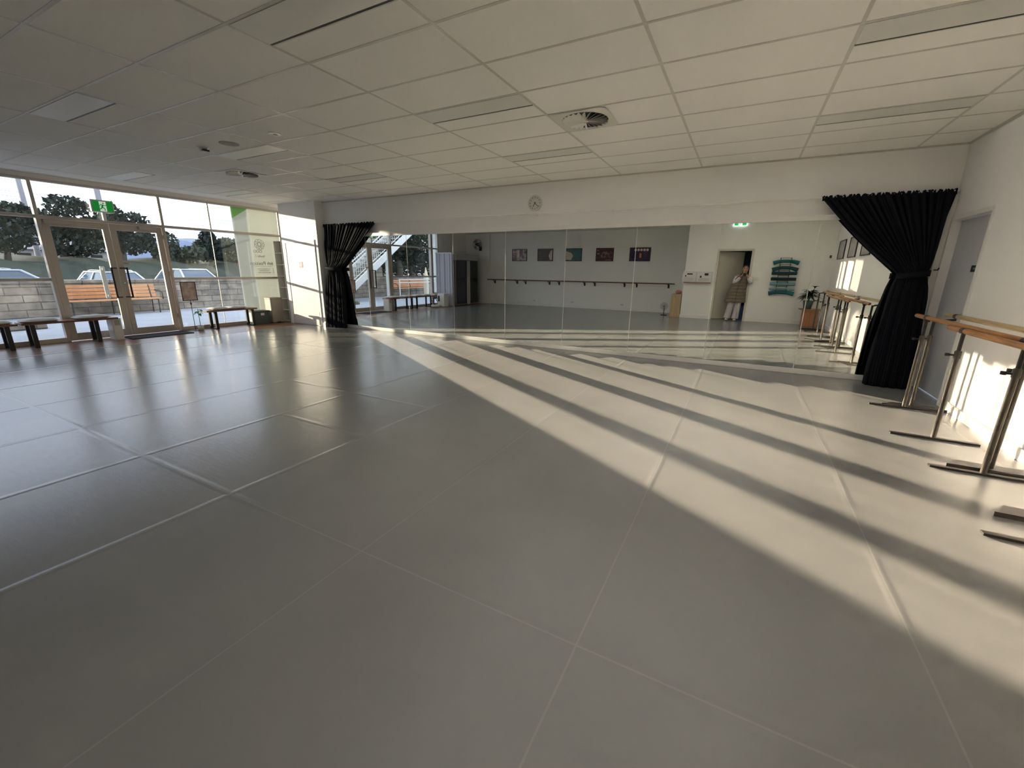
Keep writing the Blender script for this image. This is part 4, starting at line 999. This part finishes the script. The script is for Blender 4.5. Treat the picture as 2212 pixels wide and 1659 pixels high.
# ================================================================== OUTSIDE
GZ = -.02
struct('pavement', G().box(-17.4, XL-.15, -22, 8, -.15, GZ), M_conc)
struct('ground', G().quad((-17.3, -60, -.12), (-17.3, 60, -.12), (-34, 60, -.42), (-34, -60, -.42)).quad((-11, 8, -.15), (-11, 60, -.15), (-17.3, 60, -.13), (-17.3, 8, -.13)), M_asph)
def bankf(u_, v_):
    y = -30+80*v_; x = -30-14*u_; return Vector((x, y, -.45+2.25*math.sin(min(1, u_*1.6)*PI/2)+.12*math.sin(y*1.3+u_*5)+.08*math.sin(y*3.1)))
struct('grass_bank', G().grid(bankf, 20, 160), M_grass)
def farf(u_, v_):
    return Vector((-44-400*u_, -150+500*v_, 1.8-.5*u_))
struct('field', G().grid(farf, 4, 4), M_grass)
def hillf(u_, v_):
    y = -80+500*v_; h = 27+3.0*math.sin(y*.021+1)+1.2*math.sin(y*.07)+.5*math.sin(y*.31)+.35*math.sin(y*.83)-.018*max(0, y-120)
    return Vector((-300-120*u_, y, h*math.sin(u_*PI/2)))
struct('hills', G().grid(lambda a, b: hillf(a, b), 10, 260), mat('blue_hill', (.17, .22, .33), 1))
# low retaining wall
struct('garden_wall', G().box(-17.35, -16.95, -16, 3.6, -.1, .90).box(-17.40, -16.90, -16, 3.65, .90, .98), M_block)
# stepped stone wall behind the stairs
g = G()
for k in range(8): g.box(-17.5-.04*k, -17.0-.04*k, -9.9-.04*(k % 2), -8.2-.16*k, .985+.25*k, 1.235+.25*k)
struct('upper_stone_wall', g, M_block)
def slat_bench(y0, y1, lab, x=-16.45):
    t = thing('garden_bench', lab, 'bench', (x, (y0+y1)/2, 0))
    for k in range(4):
        z = .47+.098*k; xx = x-.20-.02*k
        build('back_slat', G().box(xx-.015, xx+.015, y0, y1, z, z+.082), M_slat, t, bevel=.004)
    for k in range(4):
        build('seat_slat', G().box(x-.17+.105*k, x-.08+.105*k, y0, y1, .40, .43), M_slat, t, bevel=.004)
    for y in (y0+.15, (y0+y1)/2, y1-.15):
        build('leg', G().tube([(x-.26, y, .84), (x-.16, y, .40), (x-.2, y, GZ)], .018, 8).tube([(x-.2, y, .39), (x+.26, y, .39), (x+.22, y, GZ)], .018, 8), M_blackm, t)
    for y in (y0+.02, y1-.02):
        build('armrest', G().tube([(x-.2, y, .66), (x+.1, y, .66), (x+.26, y, .60), (x+.26, y, .40)], .02, 8), M_blackm, t)
slat_bench(-2.85, -.55, 'orange slatted garden bench against the stone wall outside the glass doors')
slat_bench(-12.9, -9.95, 'slatted garden bench outside below the staircase, seen in the mirror', -16.3)
tag(build('kerb_block', G().box(-14.3, -13.9, -5.4, -3.85, GZ, .12), M_block, bevel=.02), 'low stone block on the pavement outside left of the doors', 'kerb block')

# staircase
t = thing('outdoor_staircase', 'white steel staircase with railings rising along the stone wall, seen in the mirror', 'staircase', (-14.9, -7, 0))
S0, S1 = Vector((-15, -5.9, .28)), Vector((-15, -10.35, 3.30))
def stringer(dx):
    a, b = S0+Vector((dx, 0, 0)), S1+Vector((dx, 0, 0)); h = Vector((0, 0, .34)); e = Vector((.04, 0, 0)); g = G()
    P = [a-e, b-e, b-e+h, a-e+h, a+e, b+e, b+e+h, a+e+h]; g.add(P, [(0,1,2,3),(4,5,6,7),(0,1,5,4),(1,2,6,5),(2,3,7,6),(3,0,4,7)]); return g
build('stringer', stringer(0), M_stairw, t); build('stringer', stringer(-1.3), M_stairw, t)
for k in range(17):
    s = (k+.5)/17; p = S0.lerp(S1, s); build('tread', G().box(-16.26, -15.04, p.y-.14, p.y+.14, p.z+.18, p.z+.22), M_tread, t)
build('landing', G().box(-16.35, -14.95, -13.2, -10.35, 3.40, 3.62), M_tread, t)
for dx in (0, -1.3):
    g = G(); a, b = S0+Vector((dx, 0, 1.25)), S1+Vector((dx, 0, 1.25)); g.tube([a, b, b+Vector((0, -2.8, 0))], .025, 8)
    a2, b2 = S0+Vector((dx, 0, .48)), S1+Vector((dx, 0, .48)); g.tube([a2, b2, b2+Vector((0, -2.8, 0))], .018, 8)
    build('handrail', g, M_stairw, t)
    for k in range(36):
        s = (k+.5)/36; p = S0.lerp(S1, s)+Vector((dx, 0, 0)); build('baluster', G().tube([p+Vector((0,0,.48)), p+Vector((0,0,1.25))], .009, 5), M_stairw, t)
    for k in range(14):
        p = S1+Vector((dx, -.2*k-.1, 0)); build('baluster', G().tube([p+Vector((0,0,.48)), p+Vector((0,0,1.25))], .009, 5), M_stairw, t)
for k in range(3): build('bottom_step', G().box(-16.35, -14.9, -5.95+.33*k, -5.62+.33*k, GZ, .30-.10*k), M_tread, t)
for y in (-8.2, -11.8): build('support_post', G().box(-15.06, -14.94, y-.05, y+.05, GZ, 1.8 if y > -9 else 3.4), M_stairw, t)
# guard rail outside, low
t = thing('guard_rail', 'white horizontal guard rail in front of the outdoor bench, seen in the mirror', 'railing', (-14.3, -10, 0))
for z in (.78, .93): build('rail', G().tube([(-14.5, -12.6, z), (-14.5, -8.4, z)], .022, 8), M_stairw, t)
for y in (-8.45, -10.5, -12.5): build('post', G().tube([(-14.5, y, GZ), (-14.5, y, .95)], .025, 8), M_stairw, t)
t = thing('traffic_cone', 'pale tall cone standing on a post by the outdoor bench, seen in the mirror', 'cone', (-14.9, -10.9, 0))
build('post', G().rbox(-15.0, -14.8, -11.0, -10.8, GZ, 1.1, .02), mat('cone_cream', (.70, .62, .42), .6), t)
build('cone', G().lathe([(.13, 1.1), (.10, 1.13), (.02, 1.52), (0, 1.53)], (-14.9, -10.9, 0), 16), mat('cone_cream', (.70, .62, .42), .6), t)

def foliage(g, c, rad, n, size, rnd, shell=.35):
    for _ in range(n):
        while True:
            p = Vector((rnd.uniform(-1, 1), rnd.uniform(-1, 1), rnd.uniform(-1, 1)))
            if shell < p.length < 1: break
        q = Vector((c[0]+p.x*rad[0], c[1]+p.y*rad[1], c[2]+p.z*rad[2]))
        a = Vector((rnd.gauss(0, 1), rnd.gauss(0, 1), rnd.gauss(0, 1))).normalized(); b = a.orthogonal().normalized(); s = size*rnd.uniform(.5, 1.3)
        g.quad(q-a*s, q+b*s*.5, q+a*s, q-b*s*.5)
def tree(name, lab, x, y, z0, clumps, trunk_h, m, seed, n=640, size=.17, group='trees beyond the car park'):
    rnd = random.Random(seed); t = thing(name, lab, 'tree', (x, y, z0), group)
    g = G().tube([(x, y, z0-.2), (x+.1, y+.1, z0+trunk_h*.5), (x, y+.15, z0+trunk_h)], [.20, .15, .11], 8)
    for (dy, dz, ry, rz) in clumps:
        g.tube([(x, y+.12, z0+trunk_h*.8), (x, y+dy*.5, z0+(trunk_h+dz)*.55), (x, y+dy, dz-.1)], [.10, .07, .03], 6)
    build('trunk', g, M_bark, t)
    g = G()
    for (dy, dz, ry, rz) in clumps: foliage(g, (x+rnd.uniform(-.4, .4), y+dy, dz), (ry*1.0, ry, rz), int(n*ry*rz), size, rnd)
    build('crown', g, m, t)
tx = -38
tree('gum_tree', 'broad dark gum tree at the far left behind the silver car', tx, 1.2, 1.4, [(-1.6, 3.6, 1.7, 1.3), (0, 3.3, 1.5, 1.3), (.9, 4.3, .9, .6), (-3, 3, 1.6, 1.4)], 1.2, M_leafd, 1)
tree('gum_tree', 'tall gum tree with airy crown left of the exit sign', tx, 4.3, 1.5, [(0, 4.95, 1.1, .62), (-.9, 3.9, 1.2, .8), (.8, 3.5, 1.3, .9), (0, 2.7, 1.6, .8)], 1.3, M_leafd, 2)
tree('gum_tree', 'gum tree spreading to the right of the exit sign', tx, 6.6, 1.5, [(-.2, 4.9, .8, .6), (1.0, 4.4, 1.0, .55), (-.6, 3.8, 1.3, .8), (.6, 3.0, 1.5, .9), (1.7, 3.3, .6, .7)], 1.3, M_leafd, 3)
tree('round_bush', 'dense round dark bush behind the white car', tx+1, 9.0, 1.4, [(0, 2.3, 1.0, .75), (.9, 2.1, .6, .6)], .6, M_leafd, 4, 1300)
tree('sparse_tree', 'thin sparse tree at the left edge of the right window', tx-2, 10.3, 1.5, [(0, 3.2, .7, .8)], 1.2, M_leaf, 5, 350)
tree('pine_tree', 'dark pointed pine above the pickup truck', tx+1, 11.6, 1.4, [(0, 3.4, .55, .7), (0, 2.6, 1.0, .8), (.8, 2.9, .6, .6)], .8, M_leafd, 6, 1300)
tree('sparse_tree', 'olive tree with rounded crown above the right end of the car park', tx, 13.9, 1.4, [(0, 3.1, 1.3, .6), (0, 2.3, 1.5, .8), (1.3, 2.3, .9, .7)], .9, M_leaf, 7, 1000)
tree('round_bush', 'low olive bush on the grass bank left of the pine', tx+2, 10.2, 1.3, [(0, 2.35, .9, .55)], .4, M_leaf, 8, 1300)
tree('garden_shrub', 'dark shrub on the stone terrace beyond the staircase, seen in the mirror', -18.6, -10.6, .98, [(0, 1.75, .9, .5), (-1.4, 1.8, .9, .55)], .3, M_leaf, 9, 900, .09, 'shrubs by the staircase')
tree('garden_palm', 'dark palm-like tree behind the outdoor bench, seen in the mirror', -17.9, -12.2, .98, [(0, 2.6, .8, .7), (-.9, 2.4, .8, .8)], 1.3, M_leafd, 10, 900, .16, 'shrubs by the staircase')
tree('garden_shrub', 'low shrub beside the mirror-seen cone and terrace', -18.2, -13.6, .98, [(0, 1.8, .9, .6)], .3, M_leaf, 11, 900, .09, 'shrubs by the staircase')
struct('ground_terrace', G().box(-24, -17.6, -24, -9.3, -.2, .975), M_grass)
rnd = random.Random(21); t = thing('garden_hedge', 'tall dark hedge filling the terrace behind the stairs and bench, seen in the mirror', 'hedge', (-20.5, -16, .98))
g = G()
for k in range(9): foliage(g, (-20.5+rnd.uniform(-.3, .3), -10.8-1.3*k, 2.2+rnd.uniform(0, .9)), (1.0, 1.1, 1.7+rnd.uniform(0, .7)), 1900, .13, rnd, .6)
build('leaves', g, M_leaf, t, kind='stuff')
g = G()
for k in range(9): g.tube([(-20.5, -10.8-1.3*k, .9), (-20.5, -10.8-1.3*k, 2.6)], .07, 6)
build('stems', g, M_bark, t)
# neighbouring house beyond the bank
t = thing('house', 'long pale house beyond the trees behind the left door', 'house', (-52, 8, 1.7))
build('wall', G().box(-55, -52, 1, 11, 1.3, 2.6), mat('house_pale', (.48, .45, .43), .8), t)
build('roof', G().prism([(-55.4, 2.6), (-51.6, 2.6), (-53.5, 3.5)], .6, 11.4, 1), mat('house_roof', (.3, .29, .31), .8), t)
for y in (2.5, 5, 7.5, 9.5): build('window', G().box(-52.02, -51.97, y, y+.8, 1.7, 2.3), M_black, t)
# power poles and lines
def pole(y, lab, x=-42, h=11, arm=True):
    t = thing('power_pole', lab, 'pole', (x, y, 1.5), 'power poles beyond the trees')
    build('post', G().tube([(x, y, 1.2), (x, y, h)], [.16, .11], 8), mat('pole_grey', (.36, .35, .38), .9), t)
    build('crossarm', G().box(x-.05, x+.05, y-.9, y+.9, h-.8, h-.68).box(x-.05, x+.05, y-.7, y+.7, h-1.6, h-1.5), mat('pole_grey', (.36, .35, .38), .9), t)
pole(3.6, 'grey power pole above the far left tree'); pole(7.4, 'grey power pole seen behind the exit sign'); pole(8.2, 'thin second pole just right of the exit sign pole', -44, 12)
pole(13.9, 'short lamp-topped pole by the dark pine', -42, 4.15)
for k, (z, a) in enumerate(((6.6, .045), (5.9, .04), (5.6, .035), (5.35, .03), (7.4, .05))):
    tag(build('power_line', G().tube([(-42, -20+3.5*q, z+.0-(-20+3.5*q)*a*.35+.3*((q % 8-4)/4)**2*.3) for q in range(22)], .011, 4, caps=False), mat('wire', (.3, .3, .33), .9)),
        'overhead power line across the sky, %s of five from the top' % ['second', 'third', 'fourth', 'lowest', 'highest'][k], 'power line', 'overhead power lines')

def car(label, loc, rz, col, truck=False):
    t = thing('pickup_truck' if truck else 'car', label, 'car', loc, None, rz)
    M_c = mat('paint_%s' % str(col), col, .22, metal=.3, coat=1); M_w = mat('car_glass', (.05, .09, .14), .05, spec=1)
    Hh = 1.62 if truck else 1.46
    # lower body loft: x, zlow, zhigh, half width
    st = [(-2.2, .45, .80, .70), (-2.1, .30, .95, .80), (-1.5, .25, .98, .86), (0, .22, .95, .88), (.9, .22, .94, .88), (1.4, .24, .88, .86), (2.0, .28, .76, .80), (2.2, .40, .62, .66)]
    if truck: st = [(a, b, c+.12, d) for a, b, c, d in st]
    def fn(u_, v_):
        s = u_*(len(st)-1); i = min(int(s), len(st)-2); w = s-i; a = [st[i][q]+(st[i+1][q]-st[i][q])*w for q in range(4)]
        th = 2*PI*v_; c_, s_ = math.cos(th), math.sin(th); e = .45
        return Vector((a[0], a[3]*math.copysign(abs(c_)**e, c_), (a[1]+a[2])/2+(a[2]-a[1])/2*math.copysign(abs(s_)**e, s_)))
    g = G().grid(fn, 28, 32)
    n = 33
    for i in (0, 28): g.add([fn(i/28, q/32) for q in range(32)], [tuple(range(32))])
    zb = .93+(.12 if truck else 0)
    x_r0, x_r1, x_f1, x_f0 = -1.95, -1.25, .25, 1.0
    # pillars + roof
    def ringp(x, hw, z): return [(x, -hw, z), (x, hw, z)]
    g.rbox(x_r1-.1, x_f1+.05, -.56, .56, Hh-.045, Hh, .12)
    for sy_ in (-1, 1):
        g.tube([(x_f0, .74*sy_, zb), (x_f1+.03, .56*sy_, Hh-.03)], .035, 8); g.tube([(x_r0, .72*sy_, zb), (x_r1-.05, .55*sy_, Hh-.03)], .05, 8)
        g.tube([(-.35, .80*sy_, zb), (-.35, .57*sy_, Hh-.03)], .03, 6); g.tube([(x_r1-.05, .56*sy_, Hh-.025), (x_f1, .56*sy_, Hh-.025)], .035, 8)
    build('body', g, M_c, t, world=False)
    hw0, hw1 = .77, .55
    P = [(x_r0, -hw0, zb-.03), (x_r0, hw0, zb-.03), (x_f0, hw0, zb-.03), (x_f0, -hw0, zb-.03), (x_r1, -hw1, Hh-.03), (x_r1, hw1, Hh-.03), (x_f1, hw1, Hh-.03), (x_f1, -hw1, Hh-.03)]
    g = G(); g.add(P, [(0,1,2,3),(4,5,6,7),(0,1,5,4),(1,2,6,5),(2,3,7,6),(3,0,4,7)]); build('windows', g, M_w, t, world=False)
    for sx in (-1.35, 1.35):
        for sy_ in (-1, 1):
            build('wheel', G().lathe([(0, -.1), (.2, -.1), (.31, -.09), (.33, -.05), (.33, .05), (.31, .09), (.2, .1), (0, .1)], (sx, .78*sy_, .33), 20, M=RX), M_black, t, world=False)
    for sy_ in (-1, 1):
        build('wing_mirror', G().rbox(.72, .84, .84*sy_-.09, .84*sy_+.09, zb+.02, zb+.16, .03), M_black if not truck else M_c, t, world=False)
        build('headlight', G().rbox(2.02, 2.14, .56*sy_-.14, .56*sy_+.14, .58, .70, .03), M_steel, t, world=False)
        if not truck: build('roof_rail', G().tube([(-1.1, .50*sy_, Hh+.02), (-.9, .50*sy_, Hh+.045), (.1, .50*sy_, Hh+.045), (.25, .50*sy_, Hh+.01)], .014, 6), M_steel, t, world=False)
    return t
car('white hatchback car facing the doors beyond the stone wall', (-23.2, .85, -.30), 0, (.75, .76, .78))
car('silver-white pickup truck facing the right window beyond the wall', (-23.6, 3.85, -.33), 0, (.62, .64, .66), True)
car('silver-blue car parked side-on at the far left outside', (-22.9, -3.35, -.24), -PI/2, (.42, .50, .60))

# ================================================================== light
W = bpy.data.worlds.new('World'); bpy.context.scene.world = W; W.use_nodes = True; nt = W.node_tree; q = NB(nt)
bg = nt.nodes['Background']; tc = q.n('ShaderNodeTexCoord'); mp = q.n('ShaderNodeMapping'); mp.inputs['Scale'].default_value = (1, 1, 4.5)
q.l(tc.outputs['Generated'], mp.inputs['Vector']); n = q.n('ShaderNodeTexNoise'); n.inputs['Scale'].default_value = 2.3; n.inputs['Detail'].default_value = 6; q.l(mp.outputs[0], n.inputs['Vector'])
cr = q.n('ShaderNodeValToRGB'); cr.color_ramp.elements[0].position = .35; cr.color_ramp.elements[1].position = .62
cr.color_ramp.elements[0].color = (.62, .68, .90, 1); cr.color_ramp.elements[1].color = (.86, .89, 1.0, 1)
q.l(n.outputs['Fac'], cr.inputs[0]); q.l(cr.outputs[0], bg.inputs['Color']); bg.inputs['Strength'].default_value = 1.0

def lamp(name, kind, loc, energy, col, **k):
    d = bpy.data.lights.new(name, kind); d.energy = energy; d.color = col
    for a, b in k.items(): setattr(d, a, b)
    o = bpy.data.objects.new(name, d); C.objects.link(o); o.location = loc; return o
sdir = Vector((math.cos(SAZ)*math.cos(SEL), math.sin(SAZ)*math.cos(SEL), -math.sin(SEL)))   # travel direction
SUNC = (1.0, .83, .61)
s = lamp('sun', 'SUN', (-30, -17, 6), 3.7, SUNC, angle=math.radians(.9)); s.rotation_euler = sdir.to_track_quat('-Z', 'Y').to_euler()
# sunlight thrown back into the room by the mirrors (mirrored sun direction), strip by strip between the mullion shadows
rdir = Vector((sdir.x, -sdir.y, sdir.z)); EB = 16.5
def beam(xa, xb, zlo, zhi, e):
    nseg = max(1, int(math.ceil((xb-xa)/.60)))
    for i in range(nseg):
        a = xa+(xb-xa)*i/nseg; b = xa+(xb-xa)*(i+1)/nseg; xm = (a+b)/2; w = (b-a)*math.sin(SAZ); h = (zhi-zlo)*math.cos(SEL)
        zc = (zlo+zhi)/2
        c = Vector((xm, MY-.008, zc))+rdir*(w/2*math.cos(SAZ)/math.sin(SAZ)*1.0+(zhi-zlo)/2*math.tan(SEL))
        o = lamp('mirror_sunlight', 'AREA', c, e*w*h, SUNC, shape='RECTANGLE', size=w, size_y=h, spread=math.radians(1.1))
        X = Vector((math.sin(SAZ), math.cos(SAZ), 0)); Z = -rdir; Y = Z.cross(X)
        m = Matrix.Identity(4)
        for q_ in range(3): m[q_][0] = X[q_]; m[q_][1] = Y[q_]; m[q_][2] = Z[q_]
        m.translation = c; o.matrix_world = m
        o.visible_camera = False
def band(x0, x1, zlo, e):
    # x0, x1: where the beam meets the front wall; the head of the glazing limits its height
    seams = [-7.684, -6.470, -5.257, -4.044, -2.830, -1.617, -.403]
    cuts = [x0]+[q_ for q_ in seams if x0 < q_ < x1]+[x1]
    for a, b in zip(cuts, cuts[1:]):
        a2 = a+(.018 if a != x0 else 0); b2 = b-(.018 if b != x1 else 0); xm = (a+b)/2
        zhi = min(2.09, 2.66-math.tan(SEL)*(xm-XL)/math.cos(SAZ)); zs = max(zlo+.02, min(zhi, (XR-xm)/math.cos(SAZ)*math.tan(SEL)))
        beam(a2+.087, b2+.087, zlo, zs, e)
        if zhi > zs+.03: beam(a2+.087, b2+.087, zs, zhi, e*.16)
band(-8.34, -7.33, .08, EB)
beam(-7.68, -7.60, .08, 2.0, EB*.5)
band(-6.80, -5.50, .08, EB)
band(-4.96, -3.74, .08, EB)
band(-3.38, -2.3, .09, EB)
band(-2.3, -1.2, .13, EB*.9)
band(-1.2, -.15, .22, EB*.8)
# added soft fill lamps below the ceiling, middle and right; no fitting here is lit
for sx, sy_, e in ((3.2, 4.0, 9.5), (4.8, 5.2, 9.5), (6.4, 6.6, 9.5), (7.4, 7.4, 10)):
    o = lamp('ceiling_fill', 'AREA', (-.9-(1.6 if sy_ > 7 else 0), -3.9, H-.03), e, (1.0, .95, .87), shape='RECTANGLE', size=sx, size_y=sy_, spread=math.radians(165)); o.visible_camera = False
# sunlight thrown up onto the right wall by the glossy floor
ud = Vector((rdir.x, rdir.y, -rdir.z))
for ya, yb, e in ((-6.52, -6.30, 3.0), (-6.18, -5.85, 3.0), (-5.62, -5.0, 4.0), (-4.85, -4.1, 2.0)):
    wy = (yb-ya)*math.cos(SAZ); c = Vector((XR-.02, (ya+yb)/2, 1.40))-ud*2.6; hh = .62
    o = lamp('floor_sunlight', 'AREA', c, e*wy*hh, SUNC, shape='RECTANGLE', size=wy, size_y=hh, spread=math.radians(1.2))
    X = Vector((math.sin(SAZ), math.cos(SAZ), 0)); Z = -ud; Y = Z.cross(X); m = Matrix.Identity(4)
    for q_ in range(3): m[q_][0] = X[q_]; m[q_][1] = Y[q_]; m[q_][2] = Z[q_]
    m.translation = c; o.matrix_world = m; o.visible_camera = False
# daylight portals in the glazing (they only guide the sky light)
for (y0, y1) in ((-6.98, -4.335), (-4.335, -2.475), (-2.475, .2)):
    o = lamp('sky_portal', 'AREA', (XL-.12, (y0+y1)/2, 1.42), 1, (1, 1, 1), shape='RECTANGLE', size=2.8, size_y=(y1-y0))
    o.data.cycles.is_portal = True; o.rotation_euler = (0, -PI/2, 0)
sc = bpy.context.scene
sc.view_settings.view_transform = 'Standard'; sc.view_settings.look = 'None'; sc.view_settings.gamma = 1; sc.view_settings.exposure = 1.36; sc.view_settings.use_curve_mapping = False
sc.cycles.max_bounces = 10; sc.cycles.diffuse_bounces = 6; sc.cycles.glossy_bounces = 6; sc.cycles.transparent_max_bounces = 16; sc.cycles.sample_clamp_indirect = 40
